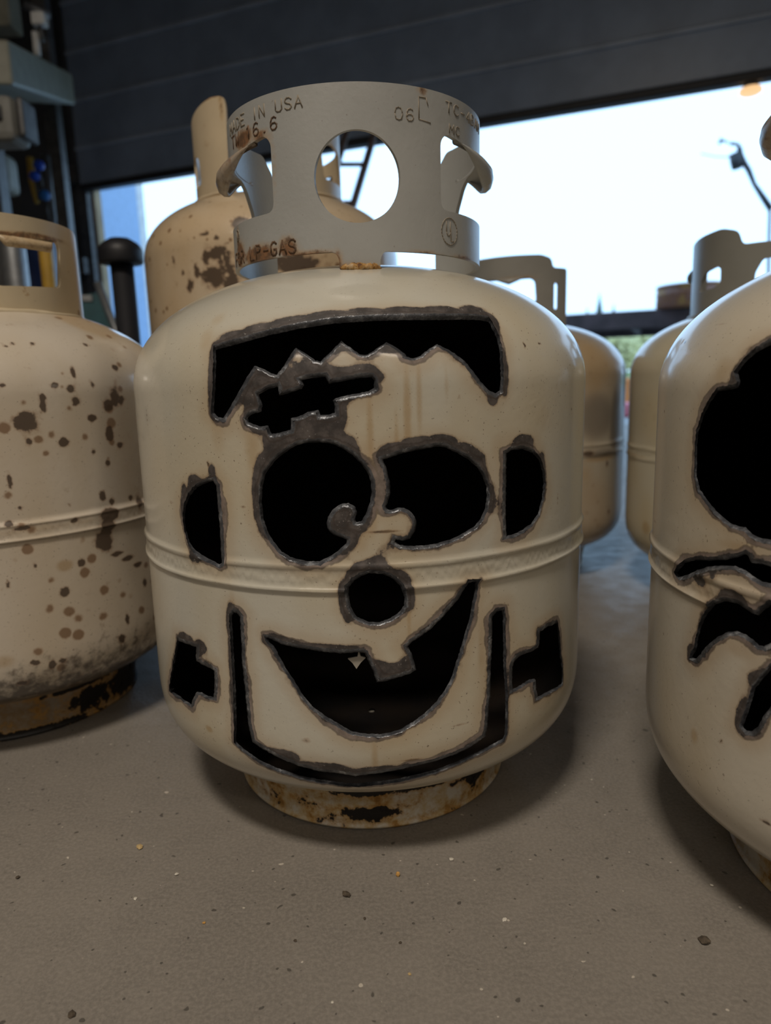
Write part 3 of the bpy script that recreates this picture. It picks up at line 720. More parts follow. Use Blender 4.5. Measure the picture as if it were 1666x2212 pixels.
t, Mi_main = root_of('gas_cylinder', 'cream gas cylinder torch-cut with a lopsided grinning face, centre front', (-0.01606, 0.51136, 0.0008), 0.0, (0, 0.0061))
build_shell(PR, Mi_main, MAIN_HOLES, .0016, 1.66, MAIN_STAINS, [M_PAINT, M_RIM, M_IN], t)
RC = .084; C0 = 2.4
def main_collar():
    zt, zbt, zs = .4528, .3520, .3630
    o = [(-129, .366), (-129, .440), (-122, zt), (125, zt), (134, .440), (134, .366), (134, zbt), (118, zbt), (114, zs), (C0 + 10, zs), (C0 + 8.2, .359), (C0 + 8.2, zbt), (C0 - 8.2, zbt), (C0 - 8.2, .359), (C0 - 10, zs), (-109, zs), (-113, zbt), (-129, zbt)]
    circ = np.array([(math.radians(C0) * RC + .0252 * math.cos(a), .4034 + .0249 * math.sin(a)) for a in np.linspace(0, 2 * math.pi, 60, endpoint=False)])
    lw = [(-34, .3885), (-34, .4270), (-37.5, .4315), (-48, .4295), (-60, .4285), (-100, .4285), (-106, .424), (-113, .408), (-113, .3885)]
    rw = [(2 * C0 - a, z_) for a, z_ in lw]
    rust = [(-52, .4345, .011, .005, .9), (-40, .4325, .007, .003, .6), (-36, .425, .003, .008, .5), (-45, .366, .016, .006, .85), (-28, .3675, .007, .006, .7), (-62, .370, .008, .008, .8), (-64, .380, .003, .008, .6), (-6.5, .358, .003, .006, .7), (-20, .3635, .02, .0018, .6), (30, .3632, .012, .0014, .5), (55, .3635, .012, .002, .6), (30, .4515, .003, .003, .6), (C0, .353, .014, .003, .7), (62, .428, .008, .002, .55), (-33, .415, .0016, .02, .35)]
    c = build_collar(t, RC, o, [circ, np.array(rounded(dz(RC, lw), .006)), np.array(rounded(dz(RC, rw), .006))], M_COLLAR, rust, orad=.0035)
    build_lip(t, RC, -112, -44, .4300, M_COLLAR, rustv=.36); build_lip(t, RC, 2 * C0 + 44, 2 * C0 + 112, .4300, M_COLLAR, rustv=.1)
    L = lambda nm, tx, a, b, z0, z1, m, wd=.0007: strokes_obj(nm, text_lines(tx, a, b, z0, z1, RC), RC, m, c, wd)
    L('stamped_lettering', 'MADE IN USA', -66, -17.2, .4419, .4482, M_STAMP)
    L('stamped_lettering', 'TW 16.6', -64, -28.6, .4330, .4400, M_STAMP_R)
    L('stamped_lettering', '06', 17.6, 27.2, .4342, .4408, M_STAMP, .0005)
    L('stamped_lettering', 'TC-4BAM', 42, 76, .4434, .4492, M_STAMP, .0006)
    L('stamped_lettering', 'MC', 44, 52, .4326, .4376, M_STAMP, .0005)
    L('stamped_lettering', 'FOR LP-GAS', -70, -22.6, .3643, .3720, M_STAMP_R, .0010)
    L('stamped_lettering', 'D', -65, -60.5, .3790, .3855, M_STAMP)
    A = lambda d: math.radians(d) * RC
    strokes_obj('stamped_frame', [[(A(28.1), .4360), (A(28.1), .4478), (A(31.5), .4478), (A(32.4), .4440)], [(A(28.1), .4360), (A(33.5), .4350)]], RC, M_STAMP, c, .0005)
    ring = [(A(43.8) + .0072 * math.cos(a), .377 + .0078 * math.sin(a)) for a in np.linspace(0, 2 * math.pi, 25)]
    um = [(A(41.8), .3825), (A(41.8), .3765), (A(42.5), .3745), (A(43.6), .3745), (A(44.2), .3765), (A(44.2), .3825)]
    lm = [(A(44.6), .3785), (A(44.6), .3715), (A(46.4), .3715)]
    strokes_obj('stamped_mark', [ring, um, lm], RC, M_STAMP, c, .0005)
    weld_bead(t, RC, C0 - 8, C0 + 8.5, .3535, M_WELD); weld_bead(t, RC, -128, -114, .3535, M_WELD); weld_bead(t, RC, 119, 133, .3535, M_WELD)
main_collar()
build_foot(t, M_FOOT, [(0, .011, 10, .005, 1.2), (0, .029, 16, .005, 1), (22, .030, 14, .005, 1), (46, .024, 9, .011, 1.1), (34, .022, 3, .003, .7), (-40, .027, 3, .003, .8), (-24, .014, 14, .008, .36), (-14, .005, 18, .005, .36), (-42, .010, 16, .010, .34), (30, .004, 20, .004, .34), (48, .010, 10, .012, .38), (14, .016, 8, .008, .30), (-60, .016, 10, .012, .3)])  # front centre spot paints the dark of a drain hole
# a sliver of slag hangs from the upper lip of the mouth
sl = PR.unproject([(770, 1430), (775, 1402), (751, 1425), (790, 1423), (770, 1447), (772, 1421), (779, 1420), (761, 1434), (779, 1434)], Mi_main, .0028)[0]
Xs, Ns = PR.mapf(sl, .0040)
bm = bmesh.new()
idx = [1, 5, 2, 7, 4, 8, 3, 6]
fr = [bm.verts.new(Xs[i]) for i in idx]; bk = [bm.verts.new(Xs[i] - Ns[i] * .0012) for i in idx]
bm.faces.new(fr); bm.faces.new(bk[::-1])
for i in range(8): bm.faces.new((fr[i], bk[i], bk[(i + 1) % 8], fr[(i + 1) % 8]))
bmesh.ops.recalc_face_normals(bm, faces=bm.faces)
bm_obj('slag_drip', bm, simple('pale_slag', (.34, .31, .26), .6), t)

# ------------------------------------------------------------------ carved cylinder at the right edge
K3 = lambda p: cr(1250, 480, 2.697, p)
K4 = lambda p: cr(1380, 1150, 2.766, p)
R_EYE = K3([(1122, 700), (1050, 740), (990, 790), (950, 840), (930, 870), (945, 930), (930, 965), (880, 975), (815, 985), (770, 1050), (730, 1130), (700, 1220), (690, 1310), (690, 1400), (690, 1480), (710, 1560), (760, 1630), (810, 1690), (880, 1750), (940, 1775), (975, 1775), (1010, 1815), (1060, 1840), (1122, 1850)]) + [(1700, 1160), (1745, 1125), (1775, 1060), (1785, 980), (1780, 890), (1760, 810), (1720, 750)]
R_BROW = K4([(230, 240), (280, 185), (340, 165), (430, 170), (520, 165), (590, 150), (640, 130), (660, 145), (680, 185), (740, 190), (800, 212)]) + [(1700, 1235), (1700, 1262)] + K4([(800, 305), (740, 295), (690, 265), (640, 225), (580, 200), (500, 195), (420, 200), (350, 225), (290, 255), (250, 262)])
R_LIP = K4([(320, 745), (345, 700), (355, 640), (375, 560), (410, 490), (460, 430), (520, 412), (590, 425), (640, 455), (690, 490), (720, 495), (750, 465), (800, 430)]) + [(1700, 1310), (1705, 1385)] + K4([(800, 655), (750, 680), (720, 675), (690, 645), (640, 610), (590, 590), (530, 595), (470, 625), (420, 665), (380, 715), (345, 755)])
R_CHIN = K4([(625, 1160), (650, 1090), (680, 1000), (700, 930), (740, 880), (800, 810)]) + [(1700, 1430), (1705, 1490)] + K4([(800, 1030), (750, 1090), (715, 1160), (680, 1185), (645, 1185)])
R_STAINS = {'rust': [(1560, 800, 30, 30, .5), (1590, 1180, 60, 14, .5), (1520, 1270, 40, 30, .5), (1500, 1590, 14, 22, .7), (1600, 1410, 40, 20, .4), (1475, 738, 7, 7, .9), (1440, 955, 6, 40, .3)],
            'soot_dark': [(1520, 1265, 16, 12, .8), (1580, 1285, 22, 12, .8), (1592, 820, 10, 14, .8), (1600, 1550, 8, 30, .7), (1490, 1405, 5, 10, .7), (1545, 1255, 10, 6, .6), (1635, 1465, 20, 10, .6), (1600, 745, 16, 12, .5)],
            'spot': [(1558, 1602, 5, 5, .9), (1592, 671, 3, 2.5, .9), (1436, 887, 3, 4, .8), (1433, 1368, 4, 5, .6), (1655, 1775, 14, 4, .9), (1525, 1155, 3, 4, .8), (1415, 1125, 22, 3, .5), (1447, 1163, 2, 3, .7), (1480, 740, 6, 5, .6), (1425, 1585, 3, 4, .5), (1560, 700, 30, 1.5, .4)]}
RX, RY = .309, .365
PRR = Prof(-.0061)
t, Mi_r = root_of('gas_cylinder', 'pale gas cylinder torch-cut with a big round eye socket, cropped by the right edge', (RX, RY, 0), math.atan2(-RX, RY))
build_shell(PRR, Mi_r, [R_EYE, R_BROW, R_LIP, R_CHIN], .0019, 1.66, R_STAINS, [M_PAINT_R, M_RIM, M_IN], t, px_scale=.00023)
build_foot(t, M_FOOT)
def plain_collar(parent, zt, r, mat, rot, gap=48, rustv=0.0, win=(34, 112), zs=.363, zoff=0.0, lipr=.0095):
    zbt = .352 + zoff; zs = zs + zoff
    g = 180 - gap
    sh = lambda L: [(a + rot, z_) for a, z_ in L]
    o = sh([(-g, zbt + .014), (-g, zt - .013), (-g + 7, zt), (g - 7, zt), (g, zt - .013), (g, zbt + .014), (g, zbt), (g - 16, zbt), (g - 20, zs), (10, zs), (8, zbt + .006), (8, zbt), (-8, zbt), (-8, zbt + .006), (-10, zs), (-g + 20, zs), (-g + 16, zbt), (-g, zbt)])
    zl = zs + .0255; zh = zt - .022
    h = [sh([(s * win[0], zl), (s * win[0], zh), (s * (win[0] + 5), zh + .0035), (s * (win[1] - 8), zh), (s * win[1], zh - .018), (s * win[1], zl)]) for s in (-1, 1)]
    c = build_collar(parent, r, o, h, mat, spacing=.004)
    for s in (-1, 1):
        a, b = sorted((s * (win[0] + 4) + rot, s * (win[1] - 4) + rot)); build_lip(parent, r, a, b, zh + .001, mat, R=lipr, rustv=rustv)
    for a in (-7, 7 - g, g - 14): weld_bead(parent, r, a + rot, a + rot + 14, zbt + .0015, M_WELD)
    return c
plain_collar(t, .4467, .099, M_COLLAR, -8, rustv=.4, zoff=-.0105, lipr=.0105)

# ------------------------------------------------------------------ rust-spotted cylinder at the left edge
LX, LY = -.355, .640
t, Mi_l = root_of('gas_cylinder', 'rust-spotted cream gas cylinder cropped by the left edge, darkened by grime and painted shade at its base', (LX, LY, 0), math.atan2(-LX, LY))
L_SP = [(56, 911, 19, 17, 1), (138, 954, 9, 9, 1), (64, 954, 6, 7, .9), (249, 794, 9, 6, 1), (158, 804, 5, 12, .9), (119, 832, 8, 6, .9), (92, 859, 5, 8, .9), (93, 878, 5, 10, .9), (152, 840, 8, 7, .9), (164, 868, 8, 9, .9), (247, 856, 14, 22, .8), (235, 875, 12, 14, .8), (261, 863, 9, 9, .9), (199, 902, 9, 7, .9), (237, 937, 9, 16, .9), (259, 961, 8, 6, .9), (202, 977, 5, 5, .9), (233, 999, 6, 6, .9), (221, 1070, 8, 12, .9), (242, 1084, 6, 6, .9), (282, 1075, 6, 6, .9), (237, 1112, 22, 13, 1), (233, 1136, 16, 14, 1), (226, 1168, 18, 20, 1), (255, 1196, 16, 5, .9), (275, 1206, 16, 5, .9), (297, 1219, 16, 5, .9), (176, 1217, 7, 8, .9), (142, 1279, 8, 8, 1), (17, 1262, 4, 9, .9), (76, 1222, 3, 6, .8), (275, 1336, 4, 14, .9), (263, 1380, 10, 12, .7), (114, 1435, 8, 8, 1), (72, 1431, 6, 5, .9), (82, 1431, 5, 5, .9), (135, 1426, 7, 5, .9), (21, 1041, 4, 14, .9), (19, 1132, 8, 5, .9), (47, 1141, 16, 4, .9), (159, 1124, 8, 5, .9), (43, 1098, 5, 4, .9), (5, 832, 6, 5, .9), (200, 832, 4, 8, .6), (313, 1258, 6, 9, .9), (290, 740, 4, 6, .5), (70, 742, 6, 4, .8), (28, 742, 6, 4, .8), (15, 748, 5, 4, .7), (184, 745, 5, 5, .8), (300, 1085, 10, 30, .5), (150, 1090, 4, 4, .7), (48, 1475, 9, 5, .8), (205, 1450, 8, 5, .8)]
build_shell(PR, Mi_l, [], .0022, 1.5, {'dull': [(265, 1000, 55, 230, .30), (235, 1140, 30, 60, .35)], 'rust': [(185, 697, 80, 60, 1.5), (140, 1222, 15, 11, 1), (270, 1000, 50, 140, .35), (90, 960, 120, 60, .22), (10, 1430, 20, 14, .6), (60, 700, 40, 12, .2), (100, 1140, 150, 7, .4)], 'soot_dark': [], 'spot': L_SP}, [M_PAINT_L, M_RIM, M_IN], t, px_scale=.00040)
build_foot(t, M_FOOT_L, [(30, .018, 16, .016, .8), (55, .02, 16, .02, 1), (75, .02, 20, .03, 1), (0, .003, 40, .005, .8), (20, .034, 20, .003, .9)])
c = build_collar(t, .0872, [(-128, .350), (-128, .4265), (74, .4265), (86, .420), (86, .350)], [[(11, .371), (11, .4085), (20, .4085), (44, .4115), (50, .4115), (51, .405), (48, .374)]], M_COLLAR_L, [(20, .4105, .03, .0018, .8), (40, .4125, .03, .0018, .8), (78, .43, .006, .003, .6), (85, .39, .002, .03, .7), (66, .356, .003, .003, .7), (20, .4305, .09, .0012, .6), (10.5, .39, .0012, .03, .6)], orad=.014, hrad=.004, spacing=.003)
build_lip(t, .0872, 12, 47, .4105, M_COLLAR_L, R=.0050, rustv=.35, taper=6)
weld_bead(t, .0872, -120, 80, .3515, M_COLLAR_L)

# ------------------------------------------------------------------ taller cylinder behind the carved one
X, Y = -.1305, .9227
PRC = Prof(.148)
t, Mi_c = root_of('gas_cylinder', 'tall tan gas cylinder with brown rust stains behind the carved face cylinder', (X, Y, 0), math.atan2(-X, Y))
build_shell(PRC, Mi_c, [], .003, 1.5, {'rust': [(380, 560, 60, 90, .3), (480, 440, 60, 20, .4), (560, 470, 90, 40, .3)], 'soot_dark': [], 'spot': [(445, 560, 8, 20, .8), (425, 585, 8, 22, .7), (470, 545, 22, 14, .7), (490, 575, 20, 26, .7), (460, 600, 28, 22, .8), (500, 610, 20, 20, .8), (410, 615, 10, 18, .6), (520, 480, 18, 12, 1.2), (467, 513, 6, 5, .9), (440, 505, 12, 4, .7), (375, 560, 6, 12, .6), (395, 590, 5, 8, .6), (560, 560, 60, 30, .75), (640, 570, 60, 24, .7), (400, 470, 10, 4, .4), (490, 525, 8, 5, .5)]}, [M_PAINT_C, M_RIM, M_IN], t, px_scale=.00050)
build_foot(t, M_FOOT_P)
zo = .148
o = [(-150, .352 + zo), (-150, .562), (-100, .566), (-92, .588), (-58, .598), (-42, .6025), (-31, .600), (-29, .590), (-31, .352 + zo)]
c = build_collar(t, .088, o, [[(-84, .518), (-84, .548), (-78, .554), (-64, .546), (-62, .518)], [(-135, .522), (-135, .545), (-110, .545), (-110, .522)]], M_COLLAR_C, [(-33, .592, .003, .02, .5), (-50, .602, .03, .002, .6)], orad=.008, hrad=.006, spacing=.004)
o2 = [(30, .352 + zo), (28, .594), (40, .602), (92, .598), (100, .566), (150, .562), (150, .352 + zo)]
build_collar(t, .088, o2, [[(46, .520), (44, .554), (58, .561), (74, .556), (78, .520)], [(110, .520), (110, .548), (140, .548), (140, .520)]], M_COLLAR_C, [(60, .601, .03, .002, .6)], orad=.008, hrad=.006, spacing=.004)
weld_bead(t, .088, -140, -36, .3535 + zo, M_COLLAR_C); weld_bead(t, .088, 34, 140, .3535 + zo, M_COLLAR_C)

# ------------------------------------------------------------------ two cylinders behind on the right
X, Y = .206, 1.075
t, Mi_a = root_of('gas_cylinder', 'dull brown-stained gas cylinder half hidden behind the carved face cylinder, right side', (X, Y, 0), math.atan2(-X, Y))
build_shell(PR, Mi_a, [], .003, 1.5, {'rust': [(1285, 780, 60, 70, .75), (1300, 990, 60, 8, .9), (1265, 1020, 30, 30, .4)], 'soot_dark': [], 'dull': [(1290, 900, 62, 52, .8), (1330, 910, 30, 75, .9), (1300, 980, 60, 10, .9)], 'spot': [(1270, 980, 20, 6, .8), (1315, 1105, 6, 6, .7), (1312, 1000, 6, 10, .6)]}, [M_PAINT_A, M_RIM, M_IN], t, px_scale=.00058)
build_foot(t, M_FOOT_P)
o = [(-125, .352), (-125, .431), (-66, .431), (-60, .4475), (22, .4475), (32, .4430), (34, .431), (52, .431), (52, .352)]
c = build_collar(t, .084, o, [[(-33, .386), (-33, .414), (-28, .4185), (8, .4185), (16, .414), (17.5, .386)], [(35.5, .376), (35.5, .411), (40.5, .411), (40.5, .376)], [(-120, .378), (-120, .404), (-80, .404), (-80, .378)]], M_COLLAR_A, [(0, .418, .03, .002, .5)], orad=.005, hrad=.005, spacing=.004)
build_lip(t, .084, -30, 13, .4190, M_COLLAR_A, R=.006)
weld_bead(t, .084, -120, 50, .3535, M_COLLAR_A)
X, Y = .481, .905
t, Mi_b = root_of('gas_cylinder', 'pale yellowish gas cylinder with a tall D-holed collar, behind the right-edge cylinder', (X, Y, 0), math.atan2(-X, Y))
build_shell(PR, Mi_b, [], .003, 1.5, {'rust': [(1395, 1140, 14, 14, .9), (1380, 985, 60, 5, .5)], 'soot_dark': [], 'spot': [(1360, 977, 60, 3, .5)]}, [M_PAINT_B, M_RIM, M_IN], t, px_scale=.0006)
build_foot(t, M_FOOT_P)
o = [(-122, .352), (-122, .420), (-100, .430), (-92, .440), (-60, .447), (-35, .4505), (-22, .445), (-18, .429), (60, .429), (84, .425), (84, .352)]
c = build_collar(t, .084, o, [[(-58, .382), (-56, .394), (-50, .4045), (-38, .4085), (-34.5, .406), (-34, .390), (-38, .385)], [(-7.5, .372), (-7.5, .396), (-2, .411), (20, .411), (28, .402), (28, .372)]], M_COLLAR_B, orad=.006, hrad=.004, spacing=.004)
build_lip(t, .084, -112, -84, .4150, M_COLLAR_B, R=.008, taper=12)
weld_bead(t, .084, -120, 82, .3535, M_COLLAR_B)

# ------------------------------------------------------------------ things beside the door and outside
def wloc(p): return Vector((float(p[0]), float(p[1]), 0.0))
# black mushroom-headed post
p = at(262, 560, 1.35)
zt = at(262, 512, 1.35)[2]; zc = at(262, 570, 1.35)[2]
t = thing('capped_post', 'black post with a domed rubber cap behind the left cylinders', 'post', (p[0], p[1], 0))
cw = .0375
V, F = lathe([(0.0, zt), (cw * .45, zt - .003), (cw * .8, zt - .011), (cw * .97, zt - .019), (cw, zt - .026), (cw * .99, zc + .004), (cw * .94, zc), (.02, zc), (0, zc)], 32); mesh_obj('cap', V, F, M_BLACK, t)
V, F = lathe([(0, zc + .003), (.0195, zc + .003), (.0195, .012), (.06, .010), (.062, 0), (0, 0)], 28); mesh_obj('stem', V, F, M_BLACK, t)
# teal bin with a sloping white edge
q = at(200, 640, 2.4)
t = thing('tool_bin', 'teal metal bin with a sloping white-edged side, behind the left cylinders', 'bin', (q[0], q[1], 0), math.radians(20))
hz = at(205, 632, 2.4)[2]
bm = bmesh.new()
pr = [(-.16, 0), (.22, 0), (.105, .30), (.02, hz), (-.16, hz - .03)]
f0 = [bm.verts.new((x, 0, z_)) for x, z_ in pr]; f1 = [bm.verts.new((x, .35, z_)) for x, z_ in pr]
bm.faces.new(f0); bm.faces.new(f1[::-1])
for i in range(5): bm.faces.new((f0[i], f1[i], f1[(i + 1) % 5], f0[(i + 1) % 5]))
bmesh.ops.recalc_face_normals(bm, faces=bm.faces); bm_obj('shell', bm, M_TEAL, t)
tube_obj('edge_trim', [(.018, -.008, hz + .03), (.10, -.008, .30), (.215, -.008, .01)], .012, M_STEEL, t, 8)
box_obj('top_rim', (-.16, -.006, hz - .028), (.0, .356, hz - .008), M_STEEL, t, .003)
# warm puck lamp under the door edge
uu, _z = on_door(1620, 195)
pl = W(uu, -.05, ZB - .035)
t = thing('puck_lamp', 'small lit warm round lamp under the raised door edge', 'lamp', tuple(pl))
V, F = lathe([(0, 0), (.030, 0), (.030, -.022), (0, -.022)], 24); mesh_obj('mount', V, F, M_STEEL_D, t)
V, F = lathe([(0, -.020), (.044, -.020), (.047, -.026), (.046, -.038), (.034, -.045), (0, -.047)], 28)
ge = G('puck_glow'); ge.set(ge.b.inputs['Base Color'], (.9, .6, .35, 1)); ge.set(ge.b.inputs['Emission Color'], (1, .62, .30, 1)); ge.set(ge.b.inputs['Emission Strength'], .95)
mesh_obj('lens', V, F, ge.m, t)

# shelving and hung tools on the dark left wall
def wall_d(u, v, D): return at(u, v, D)
t = thing('shelf_rack', 'cream steel shelf bracket beam sticking out on the dark left wall', 'shelf', tuple(wloc(at(40, 400, 3.2))))
b0 = Vector(t.location)
A = Vector(at(-60, 118, 2.5)) - b0; B = Vector(at(104, 182, 3.5)) - b0
bm = bmesh.new()
ax = (B - A).normalized(); sd = ax.cross(Vector((0, 0, 1))).normalized()
M3 = Matrix((( ax.x, sd.x, 0, 0), (ax.y, sd.y, 0, 0), (ax.z, sd.z, 1, 0), (0, 0, 0, 1)))
box(bm, (0, -.10, -.075), ((B - A).length, .10, .045), .008, Matrix.Translation(A) @ M3); bm_obj('beam', bm, M_SHELF, t)
pz = Vector(at(100, 182, 3.55)) - b0
box_obj('upright', (pz.x - .03, pz.y + .0, -b0.z), (pz.x + .03, pz.y + .06, 2.6), M_STEEL_D, t, .004)
box_obj('upright', (A.x - .03, A.y + .0, 0), (A.x + .03, A.y + .06, 2.6), M_STEEL_D, t, .004)
# hook clamp above the beam
t = thing('bar_clamp', 'pale vertical clamp hanging above the shelf beam', 'clamp', tuple(at(82, 138, 2.9)))
b0 = Vector(t.location)
tube_obj('bar', [Vector(at(76, 70, 2.9)) - b0, Vector(at(79, 100, 2.9)) - b0, Vector(at(81, 120, 2.9)) - b0], .012, M_WHITE, t)
box_obj('jaw', (.0, -.02, .115), (.045, .02, .155), M_WHITE, t, .006)
tube_obj('screw', [(.02, 0, .115), (.025, 0, .07)], .008, M_STEEL_D, t)
t = tag(tube_obj('steel_pipe', [at(52, 10, 3.4), at(108, 34, 3.4)], .014, M_STEEL), 'thin grey pipe slanting at the top left above the clamp', 'pipe')
t = tag(box_obj('carton', tuple(np.array(at(8, 30, 3.2)) - [.09, .05, .06]), tuple(np.array(at(8, 5, 3.2)) + [.04, .05, .05]), M_SHELF, None, .01), 'pale box at the very top left corner', 'box')
# grey power tool box on the wall
g0 = np.array(at(15, 262, 2.2))
t = thing('tool_case', 'pale grey case on the left wall under the shelf beam', 'case', tuple(g0))
box_obj('case', (-.12, -.05, -.06), (.04, .05, .05), simple('pale_grey_plastic', (.22, .22, .20), .6), t, .02)
box_obj('strap', (.043, -.04, -.05), (.062, .04, .045), M_STEEL_D, t, .008)
box_obj('case_latch', (-.02, -.06, -.015), (.015, -.048, .02), M_BLACK, t, .004)
g1 = np.array(at(8, 375, 3.0))
t = tag(box_obj('pale_container', tuple(g1 - [.06, .05, .07]), tuple(g1 + [.035, .05, .06]), M_SHELF, None, .02), 'small pale container low on the left wall beside the tool handles', 'container')  # plain box standing in for an unidentified pale container
# blue-capped tools
for i, (u, v, lb) in enumerate([(75, 380, 'bright blue screwdriver knob on the left wall'), (84, 357, 'dim blue knob just above the bright blue one'), (97, 422, 'lighter blue knob on the grey rod, lowest of the blue ones')]):
    c_ = Vector(at(u, v, 3.2)); t = thing('hand_tool', lb, 'tool', tuple(c_), 0, 'blue tools on the left wall')
    V, F = lathe([(0, .018), (.012, .016), (.02, .006), (.02, -.008), (.010, -.018), (0, -.02)], 16); mesh_obj('knob', V, F, M_BLUE if i != 2 else simple('sky_blue_plastic', (.02, .16, .5), .5), t)
    tube_obj('shaft', [(0, 0, -.015), (.004, 0, -.09)], .005, M_STEEL_D, t, 8)
t = tag(tube_obj('yellow_stick', [at(64, 340, 3.25), at(70, 390, 3.25), at(80, 440, 3.25)], [.012, .014, .008], M_YELLOW), 'yellow-orange stick hanging on the left wall', 'stick')
t = tag(tube_obj('grey_rod', [at(98, 335, 3.3), at(104, 400, 3.3), at(112, 470, 3.3), at(122, 640, 3.3)], .018, M_STEEL_D), 'thin grey rod standing beside the blue knobs', 'rod')
# things seen through the left collar hole
for u, nm, mt, lb, wd in [(32, 'grey_tube', M_STEEL, 'pale grey tube seen through the left collar hand hole', .035), (62, 'blue_drum', M_BLUE_D, 'dark blue drum seen through the left collar hand hole', .095), (102, 'yellow_stake', M_YELLOW, 'yellow stake seen through the left collar hand hole', .016)]:
    D = {'grey_tube': 2.4, 'blue_drum': 2.9, 'yellow_stake': 2.0}[nm]
    c_ = wloc(at(u + 3, 600, D)); zt = at(u, 500, D)[2]
    V, F = lathe([(0, zt), (wd * .9, zt), (wd, zt - .015), (wd * 1.01, zt * .6), (wd, zt * .58), (wd, .02), (wd * .97, 0), (0, 0)], 24)
    o = mesh_obj(nm, V, F, mt, None); o.location = c_; tag(o, lb, nm.split('_')[1])

# outdoors: neighbour's siding, trailer rail, rusty drum, boom pole, trees, leaning ladder
s0 = at(226, 500, 7.2); s1 = at(304, 500, 7.0)
t = thing('metal_shed', 'pale blue corrugated metal shed wall outside left', 'shed', (s1[0], s1[1], 0))
d0 = Vector((s0[0] - s1[0], s0[1] - s1[1], 0)); ln = d0.length; d0.normalize(); nn = Vector((-d0.y, d0.x, 0))
Ms = Matrix(((d0.x, nn.x, 0, 0), (d0.y, nn.y, 0, 0), (0, 0, 1, 0), (0, 0, 0, 1)))
x = 0.0; k = 0
while x < ln + 1.2:
    bm = bmesh.new(); box(bm, (x + .004, -.02 - .012 * (k % 2), -.02), (x + .115, .05, 3.0), .006, Ms); bm_obj('siding_panel', bm, M_SIDING, t); x += .117; k += 1
box_obj('corner_post', (-.03, -.05, -.02), (.01, .06, 3.0), M_WHITE, t, .004, Ms)
box_obj('side_wall', (-.028, .06, -.02), (.0, 2.2, 3.0), M_SIDING, t, 0, Ms)
# flat trailer
bz1 = at(1330, 674, 6.4)[2]; bz0 = at(1330, 712, 6.4)[2]
base = np.array(at(1330, 690, 6.4)); base[2] = 0
t = thing('flatbed_trailer', 'rusty dark flatbed trailer rail outside behind the cylinders', 'trailer', tuple(base))
Mt = Matrix(((DIR[0], NRM[0], 0, 0), (DIR[1], NRM[1], 0, 0), (0, 0, 1, 0), (0, 0, 0, 1)))
M_RAIL = simple('dark_rust_rail', (.070, .050, .050), .7, var=.3, scale=6)
box_obj('side_rail', (-2.6, -.04, bz0), (2.8, .04, bz1), M_RAIL, t, .01, Mt)
box_obj('side_rail', (-2.6, 1.5, bz0), (2.8, 1.58, bz1), M_RAIL, t, .01, Mt)
for x in (-2.5, -1.2, .1, 1.4, 2.7): box_obj('cross_bar', (x, .04, bz0 + .02), (x + .06, 1.5, bz1 - .03), M_RAIL, t, .004, Mt)
M_TYRE = simple('tyre_rubber', (.02, .02, .02), .8)
for x in (1.35, 2.05):
    for y in (.05, 1.3):
        bm = bmesh.new(); r_ = bmesh.ops.create_cone(bm, cap_ends=True, segments=28, radius1=.30, radius2=.30, depth=.20)
        bmesh.ops.transform(bm, matrix=Mt @ Matrix.Translation((x, y + .12, .288)) @ Matrix.Rotation(math.pi / 2, 4, 'X'), verts=bm.verts)
        bmesh.ops.bevel(bm, geom=[e for e in bm.edges if len(e.link_faces) == 2 and any(len(f.verts) > 4 for f in e.link_faces)], offset=.04, segments=3, affect='EDGES')
        bm_obj('wheel', bm, M_TYRE, t)
for x in (-2.5,): box_obj('jack_leg', (x, -.03, -.012), (x + .06, .03, bz0), M_RAIL, t, .004, Mt)
# rusty drum standing on the trailer
dp = np.array(at(1492, 650, 6.45)); zt = at(1470, 618, 6.45)[2]
V, F = lathe([(0, bz1 + .002), (.25, bz1 + .002), (.265, bz1 + .01), (.262, bz1 + .10), (.268, bz1 + .11), (.262, bz1 + .12), (.262, zt - .02), (.27, zt - .01), (.262, zt), (.20, zt - .012), (0, zt - .012)], 40)
o = mesh_obj('rusty_drum', V, F, rusty('drum_rust', (.24, .115, .075), .45, 12)); o.location = (dp[0], dp[1], 0)
tag(o, 'brown rusty drum standing on the trailer rail', 'drum')
# trailer floor boards carry the drum
for k in range(6): box_obj('deck_board', (-2.5, .05 + k * .24, bz1 - .03), (2.7, .05 + k * .24 + .225, bz1), M_BARK, t, .004, Mt)
# boom pole
D = 9.5
t = thing('boom_pole', 'thin dark pole with a bent arm and clamp head against the sky', 'pole', tuple(wloc(at(1658, 600, D))))
b0 = Vector(t.location); Q = lambda u, v, dd=D: Vector(at(u, v, dd)) - b0
tube_obj('mast', [(Q(1661, 800).x, Q(1661, 800).y, 0), Q(1661, 540), Q(1664, 440)], .017, M_BLACK, t, 8)
tube_obj('arm', [Q(1666, 452), Q(1648, 425), Q(1630, 398), Q(1618, 368), Q(1608, 352), Q(1600, 338), Q(1597, 318)], [.036, .032, .024, .030, .032, .038, .028], M_BLACK, t, 8)
tube_obj('hook', [Q(1598, 322), Q(1596, 313), Q(1588, 311), Q(1578, 310)], .017, M_BLACK, t, 8)
tube_obj('head', [Q(1588, 332), Q(1591, 348), Q(1593, 364)], [.06, .066, .055], M_BLACK, t, 10)
tube_obj('pin', [Q(1590, 340), Q(1574, 338)], .014, M_BLACK, t, 8)
tube_obj('claw', [Q(1580, 311), Q(1566, 305), Q(1558, 302), Q(1554, 311)], [.004, .012, .024, .016], M_BLACK, t, 8)
tube_obj('wire', [Q(1578, 340), Q(1545, 338), Q(1515, 332)], .006, simple('pale_plastic', (.45, .6, .65), .5), t, 8)
